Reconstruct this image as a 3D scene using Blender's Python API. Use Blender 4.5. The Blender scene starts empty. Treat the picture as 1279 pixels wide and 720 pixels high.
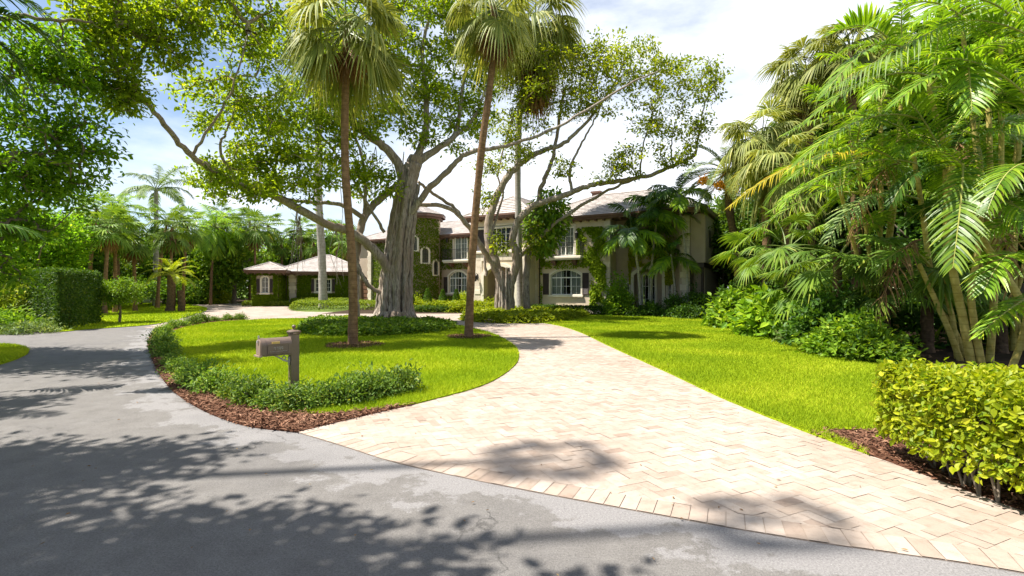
import bpy, math
import numpy as np
from mathutils import Matrix, Vector

F, H, CX, CY = 620.0, 1.9, 639.5, 360.0
SC = bpy.context.scene
COL = SC.collection
rad = math.radians
RNG = np.random.default_rng(11)


def G(px, py, z=0.0):
    d = F * (H - z) / (py - CY)
    return np.array([(px - CX) / F * d, d, z])


def P(px, py, d):
    return np.array([(px - CX) / F * d, d, H + (CY - py) / F * d])


def unit(a):
    a = np.asarray(a, float)
    return a / np.maximum(np.linalg.norm(a, axis=-1, keepdims=True), 1e-9)


def catmull(pts, per=6, closed=False):
    p = np.asarray(pts, float)
    n = len(p)
    if n < 3 and not closed:
        t = np.linspace(0, 1, per + 1)[:, None]
        return p[0] * (1 - t) + p[-1] * t
    if closed:
        q = np.vstack([p[-1], p, p[0], p[1]]); segs = n
    else:
        q = np.vstack([2 * p[0] - p[1], p, 2 * p[-1] - p[-2]]); segs = n - 1
    out = []
    for i in range(segs):
        a, b, c, d = q[i:i + 4]
        for t in np.linspace(0, 1, per, endpoint=False):
            out.append(.5 * (2 * b + (c - a) * t + (2 * a - 5 * b + 4 * c - d) * t * t + (3 * b - a - 3 * c + d) * t ** 3))
    if not closed:
        out.append(p[-1])
    return np.array(out)


# ------------------------------------------------------------------ mesh builder
class M:
    def __init__(self):
        self.v = []; self.n = 0; self.f = []

    def add(self, V, Fc, var=.5, mi=0):
        V = np.asarray(V, float).reshape(-1, 3); Fc = np.asarray(Fc, np.int64)
        if Fc.ndim == 1:
            Fc = Fc[None, :]
        m = len(Fc)
        self.f.append((Fc + self.n, np.broadcast_to(np.asarray(var, float), (m,)), np.broadcast_to(np.asarray(mi, int), (m,))))
        self.v.append(V); self.n += len(V)

    def merge(self, o, mat=None, dmi=0, dvar=0.0):
        if not o.v:
            return
        V = np.vstack(o.v)
        if mat is not None:
            mm = np.array(mat); V = V @ mm[:3, :3].T + mm[:3, 3]
        for Fc, va, mi in o.f:
            self.f.append((Fc + self.n, np.clip(va + dvar, 0, 1), mi + dmi))
        self.v.append(V); self.n += len(V)

    def data(self, name, mats, smooth=False, origin=None):
        me = bpy.data.meshes.new(name)
        V = np.vstack(self.v) if self.v else np.zeros((0, 3))
        if origin is not None:
            V = V - np.asarray(origin)
        loops, cnt, var, mi = [], [], [], []
        for Fc, va, m in self.f:
            loops.append(Fc.ravel()); cnt.append(np.full(len(Fc), Fc.shape[1])); var.append(va); mi.append(m)
        loops = np.concatenate(loops); cnt = np.concatenate(cnt); var = np.concatenate(var); mi = np.concatenate(mi)
        me.vertices.add(len(V)); me.vertices.foreach_set('co', V.astype(np.float32).ravel())
        me.loops.add(len(loops)); me.loops.foreach_set('vertex_index', loops.astype(np.int32))
        me.polygons.add(len(cnt))
        me.polygons.foreach_set('loop_start', (np.cumsum(cnt) - cnt).astype(np.int32))
        for k in (mats if isinstance(mats, (list, tuple)) else [mats]):
            me.materials.append(k)
        me.polygons.foreach_set('material_index', mi.astype(np.int32))
        me.polygons.foreach_set('use_smooth', np.full(len(cnt), bool(smooth)))
        a = me.attributes.new('var', 'FLOAT', 'FACE'); a.data.foreach_set('value', var.astype(np.float32))
        me.update(calc_edges=True)
        return me

    def build(self, name, mats, parent=None, smooth=False, origin=None, loc=None):
        o = bpy.data.objects.new(name, self.data(name, mats, smooth, origin))
        COL.objects.link(o)
        if parent is not None:
            o.parent = parent
        if loc is not None:
            o.location = loc
        elif origin is not None and parent is None:
            o.location = origin
        return o


def tag(o, label=None, cat=None, group=None, kind=None):
    if label: o['label'] = label
    if cat: o['category'] = cat
    if group: o['group'] = group
    if kind: o['kind'] = kind
    return o


def thing(name, label, cat, loc=(0, 0, 0), rz=0.0, group=None):
    o = bpy.data.objects.new(name, None); COL.objects.link(o)
    o.empty_display_size = .3
    o.location = loc; o.rotation_euler = (0, 0, rz)
    return tag(o, label, cat, group)


def dup(o, parent=None):
    c = o.copy(); COL.objects.link(c)
    c.parent = parent
    for ch in list(o.children):
        dup(ch, c)
    return c


def child(name, me, parent, loc=(0, 0, 0), rot=(0, 0, 0), sc=1.0):
    o = bpy.data.objects.new(name, me); COL.objects.link(o)
    o.parent = parent; o.location = loc; o.rotation_euler = rot
    o.scale = (sc, sc, sc) if np.isscalar(sc) else sc
    return o


BOXF = np.array([[0, 3, 2, 1], [4, 5, 6, 7], [0, 1, 5, 4], [1, 2, 6, 5], [2, 3, 7, 6], [3, 0, 4, 7]])


def box(m, x0, x1, y0, y1, z0, z1, var=.5, mi=0, mat=None):
    V = np.array([[x0, y0, z0], [x1, y0, z0], [x1, y1, z0], [x0, y1, z0], [x0, y0, z1], [x1, y0, z1], [x1, y1, z1], [x0, y1, z1]], float)
    if mat is not None:
        mm = np.array(mat); V = V @ mm[:3, :3].T + mm[:3, 3]
    m.add(V, BOXF, var, mi)


def cbox(m, x0, x1, y0, y1, z0, z1, c=.02, var=.5, mi=0):
    """box with chamfered top and vertical edges"""
    def ring(z, i):
        return [[x0 + c + i, y0 + i, z], [x1 - c - i, y0 + i, z], [x1 - i, y0 + c + i, z], [x1 - i, y1 - c - i, z], [x1 - c - i, y1 - i, z], [x0 + c + i, y1 - i, z], [x0 + i, y1 - c - i, z], [x0 + i, y0 + c + i, z]]
    V = np.array(ring(z0, 0) + ring(z1 - c, 0) + ring(z1, c * .7))
    fs = []
    for k in range(2):
        for i in range(8):
            j = (i + 1) % 8
            fs.append([k * 8 + i, k * 8 + j, k * 8 + 8 + j, k * 8 + 8 + i])
    m.add(V, fs, var, mi)
    m.add(V[16:], [list(range(8))], var, mi); m.add(V[:8], [list(range(7, -1, -1))], var, mi)


def tube(m, pts, r, n=8, cap=True, var=.5, mi=0, wob=0.0, rng=None):
    p = np.asarray(pts, float); k = len(p)
    r = np.broadcast_to(np.asarray(r, float), (k,))
    t = unit(np.gradient(p, axis=0))
    up = np.array([0, 0, 1.]) if abs(t[0, 2]) < .9 else np.array([1., 0, 0])
    a = unit(np.cross(t[0], up)); A = [a]
    for i in range(1, k):
        a = unit(a - t[i] * np.dot(a, t[i])); A.append(a)
    A = np.array(A); B = np.cross(t, A)
    ang = np.linspace(0, 2 * np.pi, n, endpoint=False)
    rr = r[:, None] * np.ones((1, n))
    if wob:
        rr = rr * (1 + wob * (rng or RNG).normal(size=(k, n)))
    V = p[:, None] + rr[..., None] * (np.cos(ang)[None, :, None] * A[:, None] + np.sin(ang)[None, :, None] * B[:, None])
    i = np.arange(k - 1)[:, None] * n; j = np.arange(n)[None]; j2 = (j + 1) % n
    fs = np.stack([i + j, i + j2, i + n + j2, i + n + j], -1).reshape(-1, 4)
    m.add(V.reshape(-1, 3), fs, var, mi)
    if cap:
        m.add(V[-1], [list(range(n))], var, mi); m.add(V[0], [list(range(n - 1, -1, -1))], var, mi)


def prism(m, poly, z0, z1, var=.5, mi=0, side_mi=None):
    p = np.asarray(poly, float)[:, :2]
    area = .5 * np.sum(p[:, 0] * np.roll(p[:, 1], -1) - np.roll(p[:, 0], -1) * p[:, 1])
    if area < 0:
        p = p[::-1]
    n = len(p)
    top = np.c_[p, np.full(n, z1)]; bot = np.c_[p, np.full(n, z0)]
    m.add(top, [list(range(n))], var, mi)
    i = np.arange(n); j = (i + 1) % n
    m.add(np.vstack([bot, top]), np.stack([i, j, n + j, n + i], -1), var, mi if side_mi is None else side_mi)


def lathe(m, prof, n=16, c=(0, 0, 0), var=.5, mi=0):
    pr = np.asarray(prof, float); k = len(pr)
    a = np.linspace(0, 2 * np.pi, n, endpoint=False)
    V = np.stack([pr[:, 0, None] * np.cos(a), pr[:, 0, None] * np.sin(a), np.repeat(pr[:, 1, None], n, 1)], -1) + np.asarray(c)
    i = np.arange(k - 1)[:, None] * n; j = np.arange(n)[None]; j2 = (j + 1) % n
    m.add(V.reshape(-1, 3), np.stack([i + j, i + j2, i + n + j2, i + n + j], -1).reshape(-1, 4), var, mi)


def inside(poly, q):
    p = np.asarray(poly)[:, :2]; x, y = q[:, 0], q[:, 1]
    r = np.zeros(len(q), bool); n = len(p)
    for i in range(n):
        x1, y1 = p[i]; x2, y2 = p[(i + 1) % n]
        c = ((y1 > y) != (y2 > y))
        if y1 != y2:
            r ^= c & (x < (x2 - x1) * (y - y1) / (y2 - y1) + x1)
    return r


def edge_dist(poly, q):
    p = np.asarray(poly)[:, :2]; d = np.full(len(q), 1e9)
    for i in range(len(p)):
        a = p[i]; b = p[(i + 1) % len(p)]; ab = b - a
        t = np.clip(((q[:, :2] - a) @ ab) / max(ab @ ab, 1e-9), 0, 1)
        d = np.minimum(d, np.linalg.norm(q[:, :2] - a - t[:, None] * ab, axis=1))
    return d


# ------------------------------------------------------------------ materials
def nmat(name, rough=.6, spec=.3):
    m = bpy.data.materials.new(name); m.use_nodes = True
    nt = m.node_tree; b = nt.nodes['Principled BSDF']
    b.inputs['Roughness'].default_value = rough
    b.inputs['Specular IOR Level'].default_value = spec
    return m, nt, b


def nd(nt, t, **kw):
    n = nt.nodes.new('ShaderNode' + t)
    for k, v in kw.items():
        if k.startswith('i_'):
            key = k[2:]
            key = int(key) if key.isdigit() else key
            n.inputs[key].default_value = v
        else:
            setattr(n, k, v)
    return n


def mixc(nt, fac, a, b, blend='MIX'):
    n = nt.nodes.new('ShaderNodeMix'); n.data_type = 'RGBA'; n.blend_type = blend
    for s, v in ((0, fac), (6, a), (7, b)):
        if hasattr(v, 'links') or hasattr(v, 'is_linked'):
            nt.links.new(v, n.inputs[s])
        else:
            n.inputs[s].default_value = (tuple(v) + (1,))[:4] if not np.isscalar(v) else v
    return n.outputs[2]


def ramp(nt, src, stops):
    n = nt.nodes.new('ShaderNodeValToRGB'); cr = n.color_ramp
    while len(cr.elements) < len(stops):
        cr.elements.new(.5)
    for e, (p, c) in zip(cr.elements, stops):
        e.position = p; e.color = (tuple(c) + (1,))[:4] if not np.isscalar(c) else (c, c, c, 1)
    nt.links.new(src, n.inputs[0])
    return n.outputs[0]


def noise(nt, scale, detail=4, rough=.55, co='Object', vec=None):
    if vec is None:
        tc = nd(nt, 'TexCoord'); vec = tc.outputs[co]
    n = nd(nt, 'TexNoise'); n.inputs['Scale'].default_value = scale
    n.inputs['Detail'].default_value = detail; n.inputs['Roughness'].default_value = rough
    nt.links.new(vec, n.inputs['Vector'])
    return n.outputs['Fac']


def bump(nt, b, h, strength=.3, dist=.02):
    n = nd(nt, 'Bump'); n.inputs['Strength'].default_value = strength; n.inputs['Distance'].default_value = dist
    nt.links.new(h, n.inputs['Height']); nt.links.new(n.outputs[0], b.inputs['Normal'])
    return n


def leaf_mat(name, c0, c1, c2=None, trans=.35, rough=.5, spec=.2, tint=(1.25, 1.2, .45)):
    """foliage: leaf to leaf colour from the face attribute, object to object from Object Info, light through the blade"""
    m, nt, b = nmat(name, rough, spec)
    at = nd(nt, 'Attribute', attribute_name='var')
    st = [(0, c0), (.75, c1), (1, c2 if c2 else c1)]
    c = ramp(nt, at.outputs['Fac'], st)
    oi = nd(nt, 'ObjectInfo')
    hs = nd(nt, 'HueSaturation')
    mr = nd(nt, 'MapRange'); mr.inputs['To Min'].default_value = .75; mr.inputs['To Max'].default_value = 1.25
    nt.links.new(oi.outputs['Random'], mr.inputs['Value']); nt.links.new(mr.outputs[0], hs.inputs['Value'])
    nt.links.new(c, hs.inputs['Color'])
    nt.links.new(hs.outputs[0], b.inputs['Base Color'])
    tr = nd(nt, 'BsdfTranslucent')
    tc = mixc(nt, 1.0, hs.outputs[0], tint, 'MULTIPLY')
    nt.links.new(tc, tr.inputs['Color'])
    mx = nd(nt, 'MixShader'); mx.inputs[0].default_value = trans
    nt.links.new(b.outputs[0], mx.inputs[1]); nt.links.new(tr.outputs[0], mx.inputs[2])
    nt.links.new(mx.outputs[0], nt.nodes['Material Output'].inputs[0])
    return m


def bark_mat(name, c0, c1, scale=3, stretch=6, bs=.6, ring=0, c2=None):
    m, nt, b = nmat(name, .85, .15)
    tc = nd(nt, 'TexCoord'); mp = nd(nt, 'Mapping')
    mp.inputs['Scale'].default_value = (stretch, stretch, 1) if not ring else (1, 1, 1)
    nt.links.new(tc.outputs['Object'], mp.inputs[0])
    n1 = noise(nt, scale, 6, .65, vec=mp.outputs[0]); n2 = noise(nt, .7, 3)
    c = ramp(nt, n1, [(.3, c0), (.7, c1)])
    if c2:
        c = mixc(nt, ramp(nt, n2, [(.45, 0.), (.6, .8)]), c, c2)
    h = n1
    if ring:
        w = nd(nt, 'TexWave', wave_type='BANDS', bands_direction='Z', wave_profile='SAW')
        w.inputs['Scale'].default_value = ring; w.inputs['Distortion'].default_value = 1.2; w.inputs['Detail'].default_value = 2
        nt.links.new(tc.outputs['Object'], w.inputs[0])
        c = mixc(nt, ramp(nt, w.outputs['Fac'], [(0., .55), (.18, 0.)]), c, tuple(k * .45 for k in c0))
        ad = nd(nt, 'Math', operation='ADD'); nt.links.new(w.outputs['Fac'], ad.inputs[0]); nt.links.new(n1, ad.inputs[1]); h = ad.outputs[0]
    nt.links.new(c, b.inputs['Base Color'])
    bump(nt, b, h, bs, .04)
    return m


def plain(name, col, rough=.5, spec=.3, var=.12, scale=4, metal=0., bs=0.):
    m, nt, b = nmat(name, rough, spec)
    b.inputs['Metallic'].default_value = metal
    n = noise(nt, scale, 5, .6)
    c = ramp(nt, n, [(.3, tuple(k * (1 - var) for k in col)), (.7, tuple(min(1, k * (1 + var)) for k in col))])
    nt.links.new(c, b.inputs['Base Color'])
    if bs:
        bump(nt, b, noise(nt, scale * 12, 4), bs, .01)
    return m


MT = {}


def make_mats():
    L = leaf_mat
    MT['ficus'] = L('ficus_leaf', (.10, .17, .012), (.28, .37, .018), (.50, .53, .03), trans=.6)
    MT['ficus_light'] = L('light_ficus_leaf', (.16, .24, .012), (.38, .45, .02), (.58, .58, .04), trans=.58)
    MT['shade_leaf'] = L('oak_leaf', (.08, .17, .014), (.23, .36, .022), (.42, .50, .03), trans=.62, tint=(1.1, 1.25, .45))
    MT['fan'] = L('fan_palm_leaf', (.07, .15, .018), (.20, .31, .035), (.42, .43, .07), trans=.36, rough=.5, tint=(1.3, 1.15, .4))
    MT['fan_grey'] = L('grey_fan_leaf', (.12, .17, .035), (.36, .38, .10), (.62, .57, .20), trans=.38, rough=.5, tint=(1.25, 1.15, .45))
    MT['fan_dead'] = L('dead_fan_leaf', (.13, .065, .025), (.30, .17, .08), (.42, .29, .14), trans=.25, rough=.7)
    MT['feather'] = L('feather_palm_leaf', (.06, .15, .012), (.25, .40, .02), (.50, .56, .035), trans=.42, rough=.38, spec=.35)
    MT['feather_yellow'] = L('yellow_palm_leaf', (.24, .21, .012), (.50, .40, .02), (.58, .38, .03), trans=.42)
    MT['feather_dark'] = L('dark_palm_leaf', (.025, .07, .012), (.07, .15, .018), (.15, .24, .025), trans=.34, rough=.42)
    MT['feather_blue'] = L('grey_green_palm_leaf', (.08, .14, .04), (.20, .28, .08), (.36, .40, .12), trans=.36)
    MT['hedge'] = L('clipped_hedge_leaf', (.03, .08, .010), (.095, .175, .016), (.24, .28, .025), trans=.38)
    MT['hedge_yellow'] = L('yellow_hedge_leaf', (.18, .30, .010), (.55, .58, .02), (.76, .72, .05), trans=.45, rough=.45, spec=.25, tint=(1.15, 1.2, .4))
    MT['hedge_low'] = L('low_hedge_leaf', (.11, .18, .015), (.27, .34, .025), (.40, .42, .05), trans=.38)
    MT['shrub'] = L('border_shrub_leaf', (.065, .14, .022), (.21, .32, .045), (.46, .47, .08), trans=.38, rough=.5, spec=.25)
    MT['shrub_light'] = L('light_shrub_leaf', (.08, .18, .014), (.24, .38, .022), (.40, .50, .035), trans=.42, spec=.25)
    MT['shrub_dark'] = L('dark_shrub_leaf', (.025, .065, .010), (.075, .16, .015), (.16, .26, .02), trans=.36, spec=.2)
    MT['cover_yellow'] = L('yellow_groundcover_leaf', (.14, .22, .010), (.42, .48, .016), (.64, .58, .03), trans=.4)
    MT['cover'] = L('groundcover_leaf', (.06, .14, .012), (.19, .30, .02), (.44, .48, .05), trans=.38)
    MT['ivy'] = L('ivy_leaf', (.10, .17, .006), (.22, .31, .010), (.40, .44, .02), trans=.3, spec=.08)
    MT['ivy_yellow'] = L('yellow_ivy_leaf', (.22, .28, .010), (.46, .50, .018), (.60, .58, .03), trans=.35)
    MT['backing'] = L('backing_leaf', (.04, .10, .010), (.14, .25, .018), (.32, .38, .03), trans=.4)
    MT['blade'] = L('grass_blade', (.16, .25, .010), (.31, .39, .014), (.47, .49, .035), trans=.25, rough=.6, spec=.05, tint=(1.2, 1.1, .3))
    MT['bark_banyan'] = bark_mat('banyan_bark', (.085, .06, .043), (.52, .44, .36), 2.8, 5, 1.0, c2=(.27, .20, .145))
    MT['bark'] = bark_mat('grey_bark', (.09, .07, .05), (.26, .21, .16), 3, 4, .7)
    MT['palm_bark'] = bark_mat('brown_palm_bark', (.12, .065, .035), (.30, .18, .10), 6, 1, .5, ring=2.2)
    MT['palm_grey'] = bark_mat('grey_palm_bark', (.26, .235, .20), (.46, .42, .37), 5, 1, .35, ring=1.1)
    MT['cane'] = bark_mat('ringed_cane', (.30, .23, .05), (.58, .48, .16), 4, 1, .3, ring=1.6)
    MT['boot'] = bark_mat('palm_boot_bark', (.07, .045, .03), (.20, .13, .08), 8, 1, .9, ring=3)
    MT['rachis'] = plain('frond_stalk', (.30, .30, .07), .45)
    MT['rachis_green'] = plain('green_frond_stalk', (.14, .19, .04), .45)
    MT['orange_fruit'] = plain('orange_fruit', (.72, .30, .02), .45)
    # house
    MT['roof'] = roof_mat()
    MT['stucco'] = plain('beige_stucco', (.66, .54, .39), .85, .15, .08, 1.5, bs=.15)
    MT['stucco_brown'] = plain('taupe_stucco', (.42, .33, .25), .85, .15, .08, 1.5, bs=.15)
    MT['stone'] = stone_mat()
    MT['white'] = plain('white_paint', (.80, .78, .72), .4, .3, .04)
    MT['trim_stone'] = plain('cream_trim', (.70, .63, .50), .6, .2, .07)
    MT['brown'] = plain('brown_paint', (.06, .042, .034), .5, .3, .15)
    MT['fascia'] = plain('brown_fascia', (.17, .095, .07), .55, .25, .15)
    MT['iron'] = plain('black_iron', (.025, .023, .022), .45, .4, .1)
    MT['glass'] = glass_mat()
    MT['curtain'] = plain('white_curtain', (.82, .80, .74), .8, .1, .08)
    MT['interior'] = plain('dark_interior', (.03, .028, .026), .9, .1, .2)
    MT['door_wood'] = plain('brown_wood_door', (.16, .085, .05), .5, .3, .2)
    MT['bronze'] = plain('bronze_paint', (.15, .105, .08), .42, .45, .14, 9)
    MT['bronze_light'] = plain('lighter_bronze_trim', (.28, .20, .15), .42, .45, .12, 9)
    MT['gold'] = plain('brass_tag', (.55, .36, .10), .4, .5, .08)
    MT['grey_metal'] = plain('grey_cast_metal', (.42, .38, .36), .45, .4, .1)
    MT['hoop_orange'] = plain('orange_rim', (.65, .10, .03), .5)
    MT['mulch'] = mulch_mat()
    MT['chip'] = L('mulch_chip', (.05, .025, .015), (.20, .10, .06), (.36, .22, .14), trans=0.02, rough=.85, spec=.1, tint=(1, 1, 1))
    MT['asphalt'] = asphalt_mat()
    MT['lawn'] = lawn_mat()
    MT['paver'] = paver_mat()
    MT['joint'] = plain('paver_joint_sand', (.31, .245, .195), .95, .1, .25, 8)
    MT['soil'] = plain('dark_soil', (.045, .03, .02), .95, .1, .4, 2, bs=.4)
    MT['ground'] = plain('rough_ground', (.10, .14, .03), .95, .1, .4, .4, bs=.3)


def roof_mat():
    m, nt, b = nmat('flat_roof_tile', .8, .2)
    tc = nd(nt, 'TexCoord')
    at = nd(nt, 'Attribute', attribute_name='var')
    n = noise(nt, 1.4, 5, .6); n2 = noise(nt, 14, 2)
    c = ramp(nt, n, [(.3, (.36, .315, .285)), (.7, (.50, .455, .42))])
    c2 = mixc(nt, .7, c, ramp(nt, at.outputs['Fac'], [(0, .75), (1, 1.12)]), 'MULTIPLY')
    nt.links.new(c2, b.inputs['Base Color'])
    bump(nt, b, n2, .25, .02)
    return m


def stone_mat():
    m, nt, b = nmat('cream_stone', .8, .2)
    at = nd(nt, 'Attribute', attribute_name='var')
    n = noise(nt, 2.5, 6, .6); n2 = noise(nt, 25, 3)
    c = ramp(nt, n, [(.3, (.56, .47, .36)), (.7, (.72, .63, .50))])
    c2 = mixc(nt, .35, c, ramp(nt, at.outputs['Fac'], [(0, .6), (1, 1.3)]), 'MULTIPLY')
    nt.links.new(c2, b.inputs['Base Color']); bump(nt, b, n2, .3, .01)
    return m


def glass_mat():
    m, nt, b = nmat('window_glass', .06, .6)
    b.inputs['Base Color'].default_value = (.02, .024, .026, 1)
    bump(nt, b, noise(nt, 1.3, 2), .05, .03)
    tr = nd(nt, 'BsdfTransparent'); tr.inputs[0].default_value = (.82, .86, .84, 1)
    mx = nd(nt, 'MixShader'); mx.inputs[0].default_value = .22
    nt.links.new(tr.outputs[0], mx.inputs[1]); nt.links.new(b.outputs[0], mx.inputs[2])
    nt.links.new(mx.outputs[0], nt.nodes['Material Output'].inputs[0])
    return m


def mulch_mat():
    m, nt, b = nmat('red_brown_mulch', .95, .1)
    n = noise(nt, 22, 6, .7)
    c = ramp(nt, n, [(.3, (.035, .016, .010)), (.6, (.13, .055, .032)), (.8, (.24, .12, .07))])
    nt.links.new(c, b.inputs['Base Color']); bump(nt, b, n, .9, .04)
    return m


def asphalt_mat():
    m, nt, b = nmat('worn_asphalt', .85, .3)
    n1 = noise(nt, .45, 6, .62); n2 = noise(nt, 3.2, 8, .7); n3 = noise(nt, 85, 3, .75); n4 = noise(nt, 1.3, 7, .7)
    base = ramp(nt, n2, [(.3, (.122, .112, .103)), (.7, (.172, .16, .148))])
    # pale worn film near the paver edge, driven by attribute painted per vertex distance
    at = nd(nt, 'Attribute', attribute_name='wear')
    ad = nd(nt, 'Math', operation='MULTIPLY_ADD'); nt.links.new(n4, ad.inputs[0]); ad.inputs[1].default_value = 1.5
    nt.links.new(at.outputs['Fac'], ad.inputs[2])
    w = ramp(nt, ad.outputs[0], [(0.98, 0.), (1.0, 1.)])
    ad2 = nd(nt, 'Math', operation='SUBTRACT'); nt.links.new(ad.outputs[0], ad2.inputs[0]); ad2.inputs[1].default_value = .42
    w = ramp(nt, ad2.outputs[0], [(.56, 0.), (.62, .85)])
    c = mixc(nt, w, base, (.22, .208, .202))
    c = mixc(nt, ramp(nt, n1, [(.5, 0.), (.7, .5)]), c, (.105, .10, .10))
    vo = nd(nt, 'TexVoronoi', feature='DISTANCE_TO_EDGE'); vo.inputs['Scale'].default_value = .55
    tcv = nd(nt, 'TexCoord'); wv = nd(nt, 'VectorMath', operation='ADD'); nzc = nd(nt, 'TexNoise'); nzc.inputs['Scale'].default_value = 2.5; nzc.inputs['Detail'].default_value = 6
    nt.links.new(tcv.outputs['Object'], nzc.inputs['Vector']); nt.links.new(tcv.outputs['Object'], wv.inputs[0]); nt.links.new(nzc.outputs['Color'], wv.inputs[1]); nt.links.new(wv.outputs[0], vo.inputs['Vector'])
    c = mixc(nt, mixc(nt, ramp(nt, n1, [(.48, 0.), (.6, 1.)]), (0, 0, 0), ramp(nt, vo.outputs['Distance'], [(0, .75), (.012, 0.)])), c, (.03, .028, .026))
    n5 = noise(nt, 45, 4, .8)
    c = mixc(nt, .55, c, ramp(nt, n5, [(.32, .55), (.5, 1.), (.7, 1.35)]), 'MULTIPLY')
    c = mixc(nt, .85, c, ramp(nt, n3, [(.25, .4), (.5, 1.), (.66, 1.2), (.74, 3.0)]), 'MULTIPLY')
    nt.links.new(c, b.inputs['Base Color'])
    bump(nt, b, n3, .55, .012)
    return m


def lawn_mat():
    m, nt, b = nmat('mown_lawn', .9, .05)
    n1 = noise(nt, .35, 4); n2 = noise(nt, 30, 5, .7)
    c = ramp(nt, n2, [(.28, (.12, .20, .006)), (.5, (.27, .37, .010)), (.75, (.40, .46, .014))])
    c = mixc(nt, .6, c, ramp(nt, n1, [(.3, (.8, .85, .8)), (.7, (1.15, 1.05, 1.)) ]), 'MULTIPLY')
    nt.links.new(c, b.inputs['Base Color']); bump(nt, b, n2, .8, .05)
    return m


def paver_mat():
    m, nt, b = nmat('travertine_paver', .7, .3)
    at = nd(nt, 'Attribute', attribute_name='var')
    c = ramp(nt, at.outputs['Fac'], [(0, (.28, .21, .165)), (.2, (.34, .27, .215)), (.6, (.375, .305, .25)), (1, (.41, .345, .29))])
    n = noise(nt, 9, 7, .7); n2 = noise(nt, .6, 4); n3 = noise(nt, 55, 3, .6)
    c = mixc(nt, .75, c, ramp(nt, n, [(.25, (.68, .62, .56)), (.5, (1, 1, 1)), (.75, (1.12, 1.1, 1.08))]), 'MULTIPLY')
    c = mixc(nt, .6, c, ramp(nt, n2, [(.3, (.74, .68, .64)), (.6, (1, 1, 1))]), 'MULTIPLY')
    c = mixc(nt, ramp(nt, n3, [(.24, .7), (.32, 0.)]), c, (.22, .15, .10))
    nt.links.new(c, b.inputs['Base Color']); bump(nt, b, n3, .25, .006)
    return m


# ------------------------------------------------------------------ foliage
def leaf_set(m, pos, axis, nrm, L, W, var, fold=.25, droop=.12, mi=0):
    N = len(pos)
    axis = unit(axis); side = unit(np.cross(axis, nrm)); nrm = np.cross(side, axis)
    L = np.broadcast_to(np.asarray(L, float), (N,))[:, None]; W = np.broadcast_to(np.asarray(W, float), (N,))[:, None] / 2
    def pt(t, s, up):
        return pos + axis * L * t + side * W * s + nrm * (W * up - L * droop * t * t)
    V = np.stack([pt(0, 0, 0), pt(.28, .85, fold), pt(.62, .8, fold), pt(1, 0, 0), pt(.62, -.8, fold), pt(.28, -.85, fold)], 1)
    b = np.arange(N)[:, None] * 6
    f = np.concatenate([b + np.array([[0, 1, 2, 3]]), b + np.array([[0, 3, 4, 5]])])
    m.add(V.reshape(-1, 3), f, np.tile(np.broadcast_to(var, (N,)), 2), mi)


def rnd_leaves(m, pos, out, rng, L, W, up=.8, jit=.8, var=None, down=.15, mi=0, fold=.25):
    """leaves at pos, growing roughly along out, faces roughly up"""
    N = len(pos)
    ax = unit(out + rng.normal(size=(N, 3)) * jit - np.array([0, 0, down]))
    nr = unit(np.array([0, 0, up]) + rng.normal(size=(N, 3)) * .55 + out * .25)
    s = rng.uniform(.65, 1.25, N)
    v = rng.beta(1.6, 2.0, N) if var is None else var
    leaf_set(m, pos, ax, nr, L * s, W * s, v, fold, mi=mi)


def blob_hubs(blobs, rng):
    out = []
    for c, r, n in blobs:
        u = unit(rng.normal(size=(n, 3))) * (rng.random((n, 1)) ** .42)
        out.append(np.asarray(c) + u * np.asarray(r))
    return np.vstack(out)


def px_blob(px, py, d, rx, ry, n, rd=None):
    k = d / F
    return (P(px, py, d), (rx * k, (rd if rd else (rx + ry) * .5 * k), ry * k), n)


def grow(m, limbs, hubs, rng, r_tip=.012, sides=5, mi=0):
    """join every hub to the nearest wood already there, so twigs fork like a tree"""
    nodes = []
    for pts, ra, rb in limbs:
        nodes.append(np.asarray(pts)[len(pts) // 4:])
    nodes = np.vstack(nodes); nl = len(nodes)
    d0 = np.array([np.min(np.sum((nodes - h) ** 2, 1)) for h in hubs])
    order = np.argsort(d0)
    allp = np.zeros((nl + len(hubs), 3)); allp[:nl] = nodes
    par = np.full(nl + len(hubs), -1); k = nl
    for i in order:
        h = hubs[i]
        dv = h - allp[:k]
        dist = np.linalg.norm(dv, axis=1) + .35 * np.maximum(0, -dv[:, 2])
        j = int(np.argmin(dist)); allp[k] = h; par[k] = j; k += 1
    w = np.ones(k)
    for i in range(k - 1, nl - 1, -1):
        if par[i] >= nl:
            w[par[i]] += w[i]
    for i in range(nl, k):
        a = allp[par[i]]; b = allp[i]; ln = np.linalg.norm(b - a)
        mid = (a + b) / 2 + rng.normal(size=3) * ln * .10 - np.array([0, 0, .04 * ln])
        r = r_tip * w[i] ** .42
        ra = r * 1.2
        tube(m, [a, mid, b], [ra, r, r * .8], sides, False, rng.random(), mi)
    return allp[nl:], allp[par[nl:]]


def crown_leaves(m, hubs, parents, rng, K, spread, L, W, mi=0, flat=.55, light=None, up=.8):
    N = len(hubs)
    t = rng.random((N, K, 1)) ** .7
    dv = hubs - parents; ln = np.linalg.norm(dv, axis=1, keepdims=True); parents = hubs - dv * np.minimum(1, 1.1 / np.maximum(ln, 1e-6))
    base = parents[:, None] + (hubs - parents)[:, None] * (.35 + .65 * t)
    off = rng.normal(size=(N, K, 3)) * np.array([spread, spread, spread * flat])
    pos = base + off
    out = unit(off + .4 * unit(hubs - parents)[:, None])
    hv = rng.normal(0, .13, (N, 1))
    var = np.clip(rng.beta(1.8, 2.2, (N, K)) + hv, 0, 1)
    rnd_leaves(m, pos.reshape(-1, 3), out.reshape(-1, 3), rng, L, W, var=var.ravel(), mi=mi, up=up)


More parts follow.
